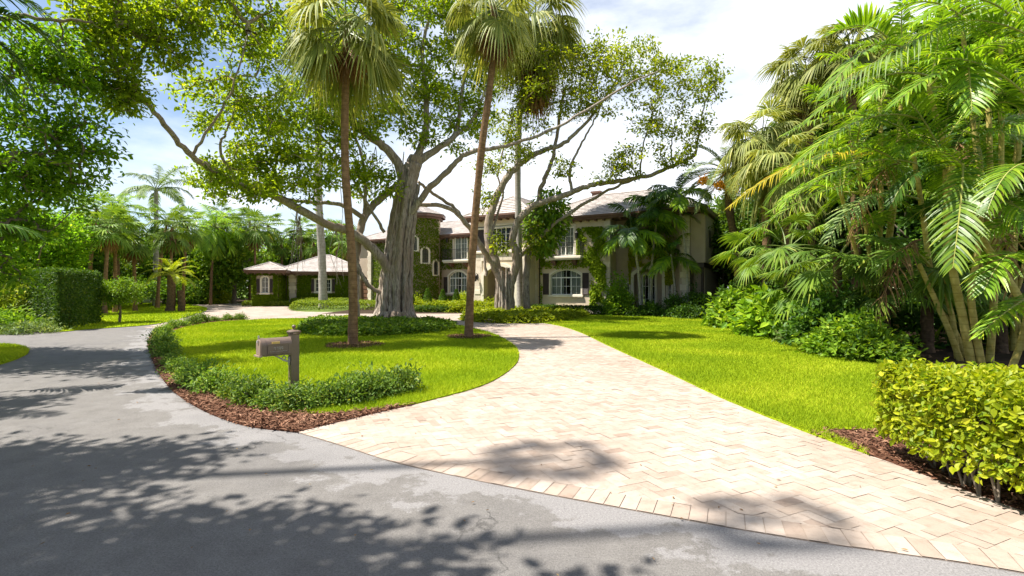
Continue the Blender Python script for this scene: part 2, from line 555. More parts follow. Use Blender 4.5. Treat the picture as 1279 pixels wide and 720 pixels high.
def limb(m, pts, r0, r1, rng, n=10, per=7, wob=.05, mi=0, knot=.02):
    p = catmull(pts, per)
    p[1:-1] += rng.normal(size=(len(p) - 2, 3)) * knot
    r = r0 + (r1 - r0) * np.linspace(0, 1, len(p)) ** .8
    tube(m, p, r, n, True, .5, mi, wob, rng)
    return (p, r0, r1)


def shrub_mesh(name, mats, rng, R=.45, h=.55, hubs=40, K=26, L=.07, W=.032, stems=7, spread=.09):
    """low bush: a fan of stems from the root, leaf sprays on their ends; children: stems inside the same plant"""
    m = M(); ms = M()
    u = unit(rng.normal(size=(hubs, 3))); u[:, 2] = np.abs(u[:, 2])
    rr = rng.uniform(.55, 1.0, (hubs, 1)) * (1 + .18 * rng.normal(size=(hubs, 1)))
    hp = u * rr * np.array([R, R, h]) + np.array([0, 0, h * .12])
    root = np.array([0, 0, 0.])
    for k in range(min(stems, hubs)):
        q = hp[k]
        tube(ms, [root + rng.normal(size=3) * .03 * [1, 1, 0], q * .55 + rng.normal(size=3) * .03, q], [.011, .008, .004], 5, False)
    par = hp * np.array([.7, .7, .75])
    crown_leaves(m, hp, par, rng, K, spread, L, W, flat=.8)
    return m, ms


def make_shrub(name, label, cat, loc, mat, rng, group=None, **kw):
    t = thing(name, label, cat, loc, 0, group)
    m, ms = shrub_mesh(name, mat, rng, **kw)
    m.build('foliage', mat, t); ms.build('stem', MT['bark'], t, True)
    return t


# ---- fan palms
def fan_frond(elev, rng, Lp=1.1, Lb=1.15, nseg=26, span=118, droop=1.0, mi_leaf=0, mi_stalk=1, tipcut=.0, st=(.04, .30, .5, .72, .88, 1.0)):
    m = M(); e0 = rad(elev); sag = rad(26) if elev > -40 else rad(8)
    pts = [np.zeros(3)]
    for i in range(5):
        e = e0 - sag * (i + .5) / 5
        pts.append(pts[-1] + Lp / 5 * np.array([math.cos(e), 0, math.sin(e)]))
    pts = np.array(pts); e = e0 - sag
    tube(m, pts, np.linspace(.028, .014, 6), 5, False, .5, mi_stalk)
    T = np.array([math.cos(e), 0, math.sin(e)]); Y = np.array([0, 1., 0]); Nn = np.cross(T, Y) * 1.0
    if Nn[2] < 0:
        Nn = -Nn
    hst = pts[-1]; da = rad(2 * span) / (nseg - 1)
    st = np.array(st)
    for k in range(nseg):
        a = -rad(span) + da * k + rng.normal() * .03
        if tipcut and rng.random() < tipcut:
            continue
        d = math.cos(a) * T + math.sin(a) * Y
        ed = -math.sin(a) * T + math.cos(a) * Y
        L = Lb * (.70 + .30 * math.cos(a * .75)) * rng.uniform(.9, 1.06)
        dk = droop * rng.uniform(.75, 1.25)
        p = hst + d * (st * L)[:, None] + Nn * (abs(math.sin(a)) * .10 * st * L)[:, None]
        dr = dk * L * np.maximum(0, st - .28) ** 1.7
        p[:, 2] -= dr
        p[:, :2] = hst[:2] + (p[:, :2] - hst[:2]) * (1 - .28 * min(dk, 1.4) * np.maximum(0, st - .5))[:, None]
        w = np.where(st <= .5, st * L * math.tan(da / 2) * 1.02, .5 * L * math.tan(da / 2) * np.maximum(.10, (1 - st) / .5))
        l = p - ed * w[:, None] - Nn * (w * .55)[:, None]; r = p + ed * w[:, None] - Nn * (w * .55)[:, None]
        V = np.stack([l, p, r], 1).reshape(-1, 3)
        i = np.arange(len(st) - 1)[:, None] * 3
        fs = np.concatenate([i + np.array([[0, 1, 4, 3]]), i + np.array([[1, 2, 5, 4]])])
        v = np.clip(rng.beta(2, 2.4) + np.r_[-.1, -.05, 0, .08, .2], 0, 1)[:len(st) - 1]
        m.add(V, fs, np.tile(v, 2), mi_leaf)
    return m


# ---- feather palms
def feather_frond(rng, elev=45, L=2.6, nl=42, ll=.62, wd=.022, curv=70, v=.35, droop=.45, bez=None, t0=.16, mi_leaf=0, mi_stalk=1, fwd=.55, r0=.03, taper=1.0, jit=.05):
    m = M(); K = 26
    if bez is None:
        s = np.linspace(0, 1, K); e = rad(elev) - rad(curv) * s ** 1.35
        st = np.c_[np.cos(e), np.zeros(K), np.sin(e)] * (L / (K - 1))
        pts = np.vstack([np.zeros(3), np.cumsum(st[:-1], 0)])
    else:
        a, b, c = [np.asarray(q, float) for q in bez]
        t = np.linspace(0, 1, K)[:, None]
        pts = a * (1 - t) ** 2 + 2 * b * t * (1 - t) + c * t * t
    tube(m, pts, np.linspace(r0, r0 * .18, K), 5, False, .5, mi_stalk)
    T = unit(np.gradient(pts, axis=0)); up = np.array([0, 0, 1.])
    S = unit(np.cross(T, up) + 1e-4); Nn = np.cross(S, T)
    q = np.array([0, .22, .5, .78, 1.0]); wq = np.array([.45, 1, .95, .55, .04])
    for sgn in (-1, 1):
        t = np.linspace(t0, .995, nl) + rng.normal(size=nl) * .004
        x = np.clip(t, 0, 1) * (K - 1); i0 = np.minimum(x.astype(int), K - 2); fr = (x - i0)[:, None]
        b = pts[i0] * (1 - fr) + pts[i0 + 1] * fr
        Tt, Ss, Nt = T[i0], S[i0], Nn[i0]
        prof = np.sin(np.pi * (.14 + .80 * (t - t0) / (1 - t0))) ** .7 * taper
        ln = ll * prof * rng.uniform(.92, 1.06, nl)
        fw = (fwd + .55 * t ** 2)[:, None]
        d = unit(Tt * fw + Ss * sgn * .85 + Nt * (v + rng.normal(size=nl) * jit * 2)[:, None] + rng.normal(size=(nl, 3)) * jit)
        dr = droop * rng.uniform(.7, 1.3, nl)
        p = b[:, None] + d[:, None] * (q[None, :, None] * ln[:, None, None])
        p[:, :, 2] -= dr[:, None] * ln[:, None] * q[None] ** 2
        wv = unit(Tt - d * np.sum(Tt * d, 1, keepdims=True))
        hw = wd * wq[None, :, None] * (.6 + .4 * prof)[:, None, None]
        V = np.stack([p - wv[:, None] * hw, p + wv[:, None] * hw], 2).reshape(-1, 3)
        bi = (np.arange(nl)[:, None, None] * 10 + np.arange(4)[None, :, None] * 2) + np.array([0, 1, 3, 2])[None, None]
        var = np.clip(rng.beta(2, 2.4, nl)[:, None] + np.array([-.1, 0, .05, .15])[None], 0, 1)
        m.add(V, bi.reshape(-1, 4), var.ravel(), mi_leaf)
    return m


def rotz(a):
    return Matrix.Rotation(a, 4, 'Z')


FR = {}


def frond_lib():
    """a few frond meshes per kind, shared by every palm of the kind"""
    r = np.random.default_rng(5)
    for key, mat, dr in (('fan', 'fan', 1.15), ('fan_grey', 'fan_grey', 1.3)):
        FR[key] = [(e, fan_frond(e + r.normal() * 4, r, 1.0, 1.25, 30, 118, dr * k * .8).data('frond', [MT[mat], MT['rachis_green']])) for e, k in ((70, .7), (48, .9), (25, 1.1), (8, 1.2), (-12, 1.2), (-32, 1.1), (-50, .9))]
    FR['dead'] = [(e, fan_frond(e, r, .9, 1.15, 20, 80, .5, tipcut=.15).data('dead_frond', [MT['fan_dead'], MT['fan_dead']])) for e in (-62, -74, -84)]
    FR['low_fan'] = [(e, fan_frond(e, r, 1.1, .95, 24, 125, .7).data('frond', [MT['fan'], MT['rachis_green']])) for e in (62, 40, 18, -5)]
    for key, mat in (('feather', 'feather'), ('feather_dark', 'feather_dark')):
        FR[key] = [(e, feather_frond(r, e, 2.9, 40, .72, .026, cv, .3, .5).data('frond', [MT[mat], MT['rachis']])) for e, cv in ((78, 70), (60, 85), (40, 95), (18, 80), (-5, 60))]
    FR['lush'] = [(e, feather_frond(r, e, 2.5, 34, .8, .046, cv, .3, .6).data('frond', [MT['feather_dark' if k % 2 else 'feather'], MT['rachis_green']])) for k, (e, cv) in enumerate(((78, 75), (60, 90), (40, 100), (18, 85), (-5, 60)))]
    FR['phoenix'] = [(e, feather_frond(r, e, 2.6, 60, .42, .014, cv, .45, .25, r0=.035).data('frond', [MT['feather_blue'], MT['rachis']])) for e, cv in ((75, 60), (52, 75), (28, 80), (5, 60), (-25, 40))]
    FR['royal'] = [(e, feather_frond(r, e, 3.3, 44, .75, .03, cv, .4, .7, r0=.04).data('frond', [MT['feather_blue'], MT['rachis_green']])) for e, cv in ((72, 70), (48, 95), (22, 95), (-2, 60))]
    FR['small'] = [(e, feather_frond(r, e, 1.9, 30, .55, .026, cv, .3, .7).data('frond', [MT['feather_dark'] if k else MT['feather'], MT['rachis_green']])) for k, (e, cv) in enumerate(((75, 85), (52, 100), (28, 100), (5, 70)))]


def crown_fronds(parent, key, n, top, rng, sc=1.0, lo=-60, hi=80, name='frond', r=.12):
    lib = FR[key]
    for i in range(n):
        e = hi + (lo - hi) * ((i + .5) / n) ** .9
        me = min(lib, key=lambda q: abs(q[0] - e))[1]
        a = i * 2.39996 + rng.normal() * .2
        child(name, me, parent, np.asarray(top) + np.array([math.cos(a) * r, math.sin(a) * r, -.25 * i / n]), (rng.normal() * .22, (rng.normal() * .16), a), sc * rng.uniform(.82, 1.12))


def palm_trunk(parent, pts, r0, r1, mat, rng, flare=1.5, origin=(0, 0, 0), n=12, per=10):
    m = M(); p = catmull(np.asarray(pts, float), per); k = len(p)
    s = np.linspace(0, 1, k)
    r = r0 + (r1 - r0) * s + r0 * (flare - 1) * np.exp(-s * 22)
    r = r * (1 + .035 * rng.normal(size=k))
    tube(m, p, r, n, True, .5, 0, .02, rng)
    return m.build('trunk', mat, parent, True, origin)


BAKED = {}


def baked_crown(key, sc_n, seed, lo=-60, hi=80, dead=0):
    """far palm crown as one mesh"""
    k = (key, sc_n, seed)
    if k in BAKED:
        return BAKED[k]
    r = np.random.default_rng(seed); m = M()
    for i in range(sc_n):
        e = hi + (lo - hi) * ((i + .5) / sc_n) ** .9
        if key == 'fan':
            f = fan_frond(e + r.normal() * 10, r, 1.15 + r.normal() * .15, .95, 15, 125, .35 + .35 * r.random(), st=(.04, .35, .65, 1.0))
        else:
            f = feather_frond(r, e, 2.7, 24, .75, .04, 80, .3, .6)
        a = i * 2.39996 + r.normal() * .2
        m.merge(f, rotz(a))
    for i in range(dead):
        f = fan_frond(-75, r, .8, 1.0, 10, 75, .5, mi_leaf=2, mi_stalk=2, st=(.04, .35, .65, 1.0)); m.merge(f, rotz(i * 2.4))
    mat = {'fan': 'fan', 'fan_grey': 'fan_grey', 'feather': 'feather', 'blue': 'feather_blue'}[key]
    BAKED[k] = m.data('crown', [MT[mat], MT['rachis_green'], MT['fan_dead']])
    return BAKED[k]


def far_palm(label, base, h, key, seed, group, sc=1.0, lean=(0, 0), tr=.14, mat='palm_bark', n=26, dead=6, lo=-60):
    rng = np.random.default_rng(seed)
    t = thing('palm_tree', label, 'palm', base, rng.uniform(0, 6), group)
    top = np.array([lean[0], lean[1], h])
    palm_trunk(t, [(0, 0, 0), top * [.3, .3, .5], top], tr, tr * .75, MT[mat], rng, n=8, per=5)
    child('crown', baked_crown(key, n, seed % 3, lo=lo, dead=dead if key == 'fan' else 0), t, top, (0, 0, rng.uniform(0, 6)), sc)
    return t


TREEK = {}


def bushy_kind(kind, seed, mat, L=.24, W=.13, hubs=260, K=46, R=(2.6, 2.6, 2.4), h=4.0, sp=.42):
    rng = np.random.default_rng(seed); mw = M(); ml = M()
    limbs = []
    limbs.append(limb(mw, [(0, 0, 0), (.1, .05, h * .35), (-.05, .1, h * .7), (.1, 0, h)], .17, .07, rng, 8, 5))
    for i in range(5):
        a = i * 1.3 + rng.random()
        limbs.append(limb(mw, [(0, 0, h * .35 + .25 * i), (math.cos(a) * R[0] * .4, math.sin(a) * R[1] * .4, h * .6 + .2 * i), (math.cos(a) * R[0] * .75, math.sin(a) * R[1] * .75, h * .85 + .2 * i)], .08, .03, rng, 6, 4))
    bl = []
    for i in range(9):
        u = unit(rng.normal(size=3)); u[2] *= .8
        bl.append((np.array([0, 0, h]) + u * np.array(R) * .62, np.array(R) * rng.uniform(.38, .55), hubs // 9))
    hb = blob_hubs(bl, rng)
    hb[:, 2] = np.maximum(hb[:, 2], .5)
    a, b = grow(mw, limbs, hb, rng, .011, 4)
    crown_leaves(ml, a, b, rng, K, sp, L, W)
    TREEK[kind] = (mw.data('trunk', MT['bark'], True), ml.data('crown', MT[mat]))


def far_tree(label, base, kind, s, seed, group, name='broadleaf_tree', cat='tree'):
    rng = np.random.default_rng(seed)
    t = thing(name, label, cat, base, rng.uniform(0, 6), group)
    sc = (s, s, s) if np.isscalar(s) else s
    child('trunk', TREEK[kind][0], t, sc=sc); child('crown', TREEK[kind][1], t, sc=sc)
    return t


# ---- leafy boxes (hedges) and sheets
def hedge_leaves(m, foot, z0, z1, rng, n, L, W, up=.5, round_=.12, inner=.12, jag=.03, face_in=.2):
    """leaves over top and sides of a prism on the ground polygon foot (counter-clockwise)"""
    p = np.asarray(foot, float)[:, :2]; k = len(p)
    area = .5 * np.sum(p[:, 0] * np.roll(p[:, 1], -1) - np.roll(p[:, 0], -1) * p[:, 1])
    if area < 0:
        p = p[::-1]; area = -area
    per = np.linalg.norm(np.roll(p, -1, 0) - p, axis=1); hgt = z1 - z0
    tot = area + per.sum() * hgt
    nt = int(n * area / tot)
    lo, hi = p.min(0), p.max(0); q = np.zeros((0, 2))
    while len(q) < nt:
        c = rng.uniform(lo, hi, (nt * 2, 2)); q = np.vstack([q, c[inside(p, c)]])
    q = q[:nt]; ed = edge_dist(p, q)
    drop = np.maximum(0, round_ - ed) ** 2 / max(round_, 1e-3) * .9
    pos = np.c_[q, z1 - drop + rng.normal(size=nt) * jag - rng.random(nt) * inner * .5]
    rnd_leaves(m, pos, np.tile([0, 0, .35], (nt, 1)), rng, L, W, up=1.0, jit=.9)
    for i in range(k):
        a, b = p[i], p[(i + 1) % k]; ln = per[i]; ns = int(n * ln * hgt / tot)
        if ns < 1:
            continue
        d = (b - a) / ln; nn = np.array([d[1], -d[0]])
        t = rng.random(ns) * ln; z = z0 + hgt * rng.random(ns)
        ins = np.maximum(0, z - (z1 - round_)) ** 2 / max(round_, 1e-3) * .7
        o = rng.normal(size=ns) * jag - rng.random(ns) * inner - ins
        pos = np.c_[a[0] + d[0] * t + nn[0] * o, a[1] + d[1] * t + nn[1] * o, z]
        out = np.tile(np.r_[nn, 0.1], (ns, 1))
        N = ns
        ax = unit(out * .5 + rng.normal(size=(N, 3)) * .7 - np.array([0, 0, .25]))
        nr = unit(out * 1.0 + np.array([0, 0, up]) + rng.normal(size=(N, 3)) * .5)
        s = rng.uniform(.5, 1.45, N)
        leaf_set(m, pos, ax, nr, L * s, W * s, rng.beta(1.6, 2.0, N))


def cover_leaves(m, poly, z, rng, n, L, W, hump=.12, hubs=None):
    """ground cover: leaf mounds over a bed"""
    p = np.asarray(poly)[:, :2]; lo, hi = p.min(0), p.max(0); q = np.zeros((0, 2))
    while len(q) < n:
        c = rng.uniform(lo, hi, (n * 2, 2)); q = np.vstack([q, c[inside(p, c)]])
    q = q[:n]; ed = np.minimum(edge_dist(p, q), .4) / .4
    hum = hump * (np.sin(q[:, 0] * 4.1 + np.sin(q[:, 1] * 3)) + np.sin(q[:, 1] * 4.7 + 1.3 * np.sin(q[:, 0] * 2.3))) * .5
    zz = z * (.35 + .65 * ed) + hum + rng.normal(size=n) * .03 - rng.random(n) ** 2 * z * .6
    rnd_leaves(m, np.c_[q, np.maximum(zz, .04)], unit(rng.normal(size=(n, 3)) * [1, 1, .3]), rng, L, W, up=1.0, jit=.3)


# ------------------------------------------------------------------ buildings
class Fr:
    def __init__(s, O, deg):
        s.O = np.array(O, float); s.t = rad(deg); s.c = math.cos(s.t); s.n = math.sin(s.t)

    def S(s, px, c=0.0):
        r = (px - CX) / F
        return (r * (s.O[1] + c * s.c) - s.O[0] - c * s.n) / (s.c + r * s.n)

    def dep(s, x, c):
        return s.O[1] - x * s.n + c * s.c

    def Z(s, py, x, c=0.0):
        return H + (CY - py) / F * s.dep(x, c)

    def W(s, x, y, z=0.0):
        return np.array([s.O[0] + x * s.c + y * s.n, s.O[1] - x * s.n + y * s.c, z])

    def place(s, o):
        o.location = (s.O[0], s.O[1], 0); o.rotation_euler = (0, 0, -s.t)
        return o


def sh_clip(sub, clip):
    out = [np.asarray(p, float) for p in sub]
    k = len(clip)
    for i in range(k):
        a = clip[i]; b = clip[(i + 1) % k]; e = b - a
        inp = out; out = []
        if not inp:
            return []
        side = [e[0] * (p[1] - a[1]) - e[1] * (p[0] - a[0]) for p in inp]
        for j in range(len(inp)):
            p, q = inp[j - 1], inp[j]; sp, sq = side[j - 1], side[j]
            if sq >= 0:
                if sp < 0:
                    out.append(p + (q - p) * (sp / (sp - sq)))
                out.append(q)
            elif sp >= 0:
                out.append(p + (q - p) * (sp / (sp - sq)))
    return out


def tile_slope(m, poly, rng, tw=.32, th=.38):
    p = np.asarray(poly, float)
    u = p[1] - p[0]; u = u / np.linalg.norm(u)
    nrm = unit(np.cross(p[1] - p[0], p[2] - p[0])); w = np.cross(nrm, u)
    q = np.c_[(p - p[0]) @ u, (p - p[0]) @ w]
    m.add(p - nrm * .02, [list(range(len(p)))], .3)
    ymax = q[:, 1].max(); r = 0; y = 0.0
    while y < ymax:
        x = q[:, 0].min() - (tw * .5 if r % 2 else 0)
        while x < q[:, 0].max():
            t = np.array([[x + .006, y], [x + tw - .006, y], [x + tw - .006, y + th], [x + .006, y + th]])
            cl = sh_clip(t, q)
            if len(cl) >= 3:
                cl = np.array(cl)
                lift = .045 * (1 - (cl[:, 1] - y) / th) + .004 + rng.random() * .006
                V = p[0] + cl[:, :1] * u + cl[:, 1:] * w + nrm * lift[:, None]
                m.add(V, [list(range(len(V)))], rng.beta(2.5, 2.5))
                lo = np.where(np.abs(cl[:, 1] - y) < 1e-6)[0]
                if len(lo) == 2:
                    e = V[lo]; m.add(np.vstack([e, e - nrm * .045]), [[0, 1, 3, 2]], .15)
            x += tw
        y += th; r += 1


def hip_roof(house, x0, x1, y0, y1, z, h, ov, rng, tiles=True, label=None):
    a, b, c, d = x0 - ov, x1 + ov, y0 - ov, y1 + ov
    m = M(); lx, ly = b - a, d - c
    if lx >= ly:
        k = ly / 2; r0 = (a + k, (c + d) / 2); r1 = (b - k, (c + d) / 2)
    else:
        k = lx / 2; r0 = ((a + b) / 2, c + k); r1 = ((a + b) / 2, d - k)
    R0 = [*r0, z + h]; R1 = [*r1, z + h]
    A, B, C_, D = [a, c, z], [b, c, z], [b, d, z], [a, d, z]
    if lx >= ly:
        pol = [[A, B, R1, R0], [B, C_, R1], [C_, D, R0, R1], [D, A, R0]]
    else:
        pol = [[A, B, R0], [B, C_, R1, R0], [C_, D, R1], [D, A, R0, R1]]
    for q in pol:
        tile_slope(m, q, rng)
    for e0, e1 in ((A, R0), (B, R1 if lx >= ly else R0), (C_, R1), (D, R0 if lx >= ly else R1), (R0, R1)):
        e0, e1 = np.array(e0, float), np.array(e1, float); n = max(2, int(np.linalg.norm(e1 - e0) / .4))
        for i in range(n):
            p, q = e0 + (e1 - e0) * i / n, e0 + (e1 - e0) * (i + 1.05) / n
            tube(m, [p + [0, 0, .03], q + [0, 0, .05]], [.09, .075], 6, True, rng.beta(2.5, 2.5))
    ro = m.build('roof', MT['roof'], house)
    if label: ro['label'] = label
    f = M(); t = .05
    box(f, a, b, c, c + t, z - .26, z - .03); box(f, a, b, d - t, d, z - .26, z - .03)
    box(f, a, a + t, c + t, d - t, z - .26, z - .03); box(f, b - t, b, c + t, d - t, z - .26, z - .03)
    box(f, a + t, b - t, c + t, d - t, z - .30, z - .265)
    box(f, a - .07, b + .07, c - .10, c - .002, z - .12, z + .02)
    n = int((b - a) / .6)
    for i in range(n):
        x = a + .3 + i * (b - a - .6) / max(1, n - 1)
        box(f, x - .06, x + .06, c + .08, c + ov - .01, z - .42, z - .302)
    f.build('eave', MT['fascia'], ro)
    return ro


def arch_pts(x0, x1, z1, rise, n=12):
    w = (x1 - x0) / 2; R = (w * w + rise * rise) / (2 * rise); cz = z1 - R; a0 = math.asin(min(1, w / R))
    return [((x0 + x1) / 2 + R * math.sin(t), cz + R * math.cos(t)) for t in np.linspace(a0, -a0, n + 1)]


def outline(x0, x1, z0, z1, rise=0, n=12):
    if rise <= 0:
        return [(x0, z0), (x1, z0), (x1, z1), (x0, z1)]
    return [(x0, z0), (x1, z0)] + arch_pts(x0, x1, z1, rise, n)


def ring(m, o, i, y0, y1, var=.5, mi=0):
    n = len(o); o = np.array(o); i = np.array(i)
    V = np.vstack([np.c_[o[:, 0], np.full(n, y), o[:, 1]] if k == 0 else np.c_[i[:, 0], np.full(n, y), i[:, 1]] for y in (y0, y1) for k in (0, 1)])
    a = np.arange(n); b = (a + 1) % n
    f = np.concatenate([np.stack([a, b, n + b, n + a], -1), np.stack([2 * n + a, a, b, 2 * n + b], -1)[:, ::-1], np.stack([n + a, n + b, 3 * n + b, 3 * n + a], -1), np.stack([2 * n + a, 3 * n + a, 3 * n + b, 2 * n + b], -1)])
    m.add(V, f, var, mi)


def slab(m, o, y0, y1, var=.5, mi=0):
    n = len(o); o = np.array(o)
    V = np.vstack([np.c_[o[:, 0], np.full(n, y0), o[:, 1]], np.c_[o[:, 0], np.full(n, y1), o[:, 1]]])
    m.add(V, [list(range(n))], var, mi); m.add(V, [list(range(2 * n - 1, n - 1, -1))], var, mi)
    a = np.arange(n); b = (a + 1) % n
    m.add(V, np.stack([a, n + a, n + b, b], -1), var, mi)


def wall_front(m, x0, x1, z0, z1, y, holes=(), depth=.28, mi=0):
    """wall face towards -y with real openings (x0, x1, z0, z1, rise) and their reveals"""
    xs = sorted({x0, x1, *[h[0] for h in holes], *[h[1] for h in holes]})
    zs = sorted({z0, z1, *[h[2] for h in holes], *[h[3] for h in holes]})
    for i in range(len(xs) - 1):
        for j in range(len(zs) - 1):
            cx, cz = (xs[i] + xs[i + 1]) / 2, (zs[j] + zs[j + 1]) / 2
            if any(h[0] < cx < h[1] and h[2] < cz < h[3] for h in holes):
                continue
            m.add([[xs[i], y, zs[j]], [xs[i + 1], y, zs[j]], [xs[i + 1], y, zs[j + 1]], [xs[i], y, zs[j + 1]]], [[0, 1, 2, 3]], .5, mi)
    for h in holes:
        o = outline(*h[:4], h[4] if len(h) > 4 else 0)
        n = len(o); oo = np.array(o)
        V = np.vstack([np.c_[oo[:, 0], np.full(n, y), oo[:, 1]], np.c_[oo[:, 0], np.full(n, y + depth), oo[:, 1]]])
        a = np.arange(n); b = (a + 1) % n
        m.add(V, np.stack([a, b, n + b, n + a], -1)[:, ::-1], .5, mi)
        if len(h) > 4 and h[4] > 0:
            ap = np.array(o[2:]); k = len(ap); mid = k // 2
            for sl, cxn in ((ap[:mid + 1], h[1]), (ap[mid:], h[0])):
                pl = [[cxn, y, h[3]]] + [[q[0], y, q[1]] for q in sl]
                m.add(pl, [list(range(len(pl)))], .5, mi)


def window(house, x0, x1, z0, z1, y, rise=0, cols=3, rows=2, transom=None, surround=.13, sill=True, label=None, curtain=False, deep=.14, name='window', fw=.06):
    m = M(); yb = y + deep
    ring(m, outline(x0, x1, z0, z1, rise), outline(x0 + fw, x1 - fw, z0 + fw, z1 - fw, max(rise - fw * .4, 0) if rise else 0), yb - .05, yb + .03)
    zt = transom if transom else z1
    if transom:
        box(m, x0 + fw, x1 - fw, yb - .045, yb + .028, zt - .04, zt + .04)
    w = (x1 - x0)
    for c in range(1, cols):
        x = x0 + w * c / cols
        box(m, x - .035, x + .035, yb - .042, yb + .026, z0 + fw, (zt - .04) if transom else z1 - fw)
    bars = M()
    for c in range(cols):
        xa, xb = x0 + w * c / cols, x0 + w * (c + 1) / cols
        xm = (xa + xb) / 2
        if cols <= 3:
            box(m, xm - .012, xm + .012, yb - .02, yb + .01, z0 + fw, (zt - .04) if transom else z1 - fw)
    for r in range(1, rows):
        z = z0 + (zt - z0) * r / rows
        box(m, x0 + fw, x1 - fw, yb - .018, yb + .009, z - .013, z + .013)
    if transom:
        for c in range(1, cols * 2):
            x = x0 + w * c / (cols * 2)
            top = z1
            if rise:
                hw = w / 2; R = (hw * hw + rise * rise) / (2 * rise); top = z1 - R + math.sqrt(max(0, R * R - (x - (x0 + x1) / 2) ** 2))
            box(m, x - .014, x + .014, yb - .02, yb + .012, zt + .04, top - fw * .6)
    o = m.build(name, MT['white'], house)
    if label: o['label'] = label
    g = M(); slab(g, outline(x0 + .02, x1 - .02, z0 + .02, z1 - .02, max(rise - .01, 0) if rise else 0), yb + .012, yb + .02); g.build('pane', MT['glass'], o)
    k = M(); slab(k, outline(x0 - .05, x1 + .05, z0 - .05, z1 + .05, rise), yb + .9, yb + .95); k.build('room_backing', MT['interior'], o)
    if curtain:
        q = M(); n = 40; xs = np.linspace(x0 + .05, x1 - .05, n); yy = yb + .07 + .02 * np.sin(np.arange(n) * 1.4)
        V = np.vstack([np.c_[xs, yy, np.full(n, z0)], np.c_[xs, yy, np.full(n, z1)]]); i = np.arange(n - 1)
        keep = (np.abs(xs[:-1] - (x0 + x1) / 2) > (.03 if name == 'balcony_door' else .10) * w)
        q.add(V, np.stack([i, i + 1, n + i + 1, n + i], -1)[keep]); q.build('curtain', MT['curtain'], o)
    if surround:
        s = M(); t = surround
        ring(s, outline(x0 - t, x1 + t, z0 - (0 if sill else t), z1 + t, rise + t * .35 if rise else 0), outline(x0, x1, z0, z1, rise), y - .05, y + .05)
        s.build('surround', MT['trim_stone'], o)
    if sill:
        s = M(); cbox(s, x0 - surround - .06, x1 + surround + .06, y - .14, y + .04, z0 - .16, z0 - .003); s.build('sill', MT['trim_stone'], o)
    return o


def shutter(house, x0, x1, z0, z1, y):
    m = M(); box(m, x0, x1, y - .055, y - .004, z0, z0 + .09); box(m, x0, x1, y - .055, y - .004, z1 - .09, z1)
    box(m, x0, x0 + .07, y - .055, y - .004, z0 + .09, z1 - .09); box(m, x1 - .07, x1, y - .055, y - .004, z0 + .09, z1 - .09)
    box(m, x0 + .07, x1 - .07, y - .02, y - .006, z0 + .09, z1 - .09)
    n = int((z1 - z0 - .18) / .07)
    for i in range(n):
        z = z0 + .09 + (i + .5) * (z1 - z0 - .18) / n
        m.add([[x0 + .07, y - .05, z - .03], [x1 - .07, y - .05, z - .03], [x1 - .07, y - .022, z + .02], [x0 + .07, y - .022, z + .02]], [[0, 1, 2, 3]])
    return m.build('shutter', MT['brown'], house)


def quoins(house, x, y, z0, z1, w=.62, w2=.46, dep=.5, rng=RNG, side=1):
    m = M(); hh = .40; n = int((z1 - z0) / hh); hh = (z1 - z0) / n
    for i in range(n):
        ww = w if i % 2 == 0 else w2
        xa, xb = (x - ww, x + .035) if side > 0 else (x - .035, x + ww)
        cbox(m, xa, xb, y - .04, y + (dep if i % 2 else dep * .75), z0 + i * hh + .008, z0 + (i + 1) * hh - .008, .02, rng.random())
    return m.build('quoin', MT['stone'], house)


def downpipe(house, x, y, z1):
    m = M(); tube(m, [(x, y - .09, 0.05), (x, y - .09, z1 - .5), (x, y - .35, z1 - .2), (x, y - .6, z1)], .05, 8)
    for z in (1.2, 3.4, 5.6):
        if z < z1 - .6: box(m, x - .07, x + .07, y - .15, y - .01, z, z + .05)
    return m.build('downpipe', MT['brown'], house, True)


def railing(m, pts, z0, z1, gap=.11, r=.012):
    p = np.asarray(pts, float)
    for z in (z0 + .06, z1):
        tube(m, np.c_[p, np.full(len(p), z)], .02, 6)
    for i in range(len(p) - 1):
        L = np.linalg.norm(p[i + 1] - p[i]); n = max(1, int(L / gap))
        for k in range(n + 1):
            q = p[i] + (p[i + 1] - p[i]) * k / n
            tube(m, [(*q, z0), (*q, z1)], r, 5)
    for q in p:
        tube(m, [(*q, z0 - .02), (*q, z1 + .05)], .022, 6)


def balcony(house, x0, x1, y, z, ypro=.75, mat='trim_stone', rail='iron', zr=1.0):
    m = M(); cbox(m, x0, x1, y - ypro, y + .02, z - .16, z, .03); cbox(m, x0 + .08, x1 - .08, y - ypro + .08, y + .02, z - .28, z - .163, .03)
    b = m.build('balcony', MT[mat], house)
    for k in (.22, .78):
        c = M(); x = x0 + (x1 - x0) * k
        box(c, x - .16, x + .16, y - ypro * .62, y + .02, z - .50, z - .284); box(c, x - .14, x + .14, y - ypro * .35, y + .02, z - .68, z - .503)
        c.build('bracket', MT['door_wood'], b)
    r = M(); i = .06
    railing(r, [(x0 + i, y - .02), (x0 + i, y - ypro + i), (x1 - i, y - ypro + i), (x1 - i, y - .02)], z, z + zr)
    r.build('railing', MT[rail], b, True)
    return b


def french_door(house, x0, x1, z0, z1, y, label=None, curtain=True):
    o = window(house, x0, x1, z0, z1, y, 0, 2, 3, None, .12, False, label, curtain, name='balcony_door', fw=.14)
    return o


def lantern(house, x, y, z):
    m = M(); box(m, x - .05, x + .05, y - .04, y - .003, z + .1, z + .55); tube(m, [(x, y - .03, z + .5), (x, y - .2, z + .62), (x, y - .3, z + .5)], .018, 6)
    lathe(m, [(.02, .5), (.16, .38), (.14, .36), (.10, .0), (.03, -.06)], 6, (x, y - .3, z))
    return m.build('wall_lantern', MT['iron'], house)


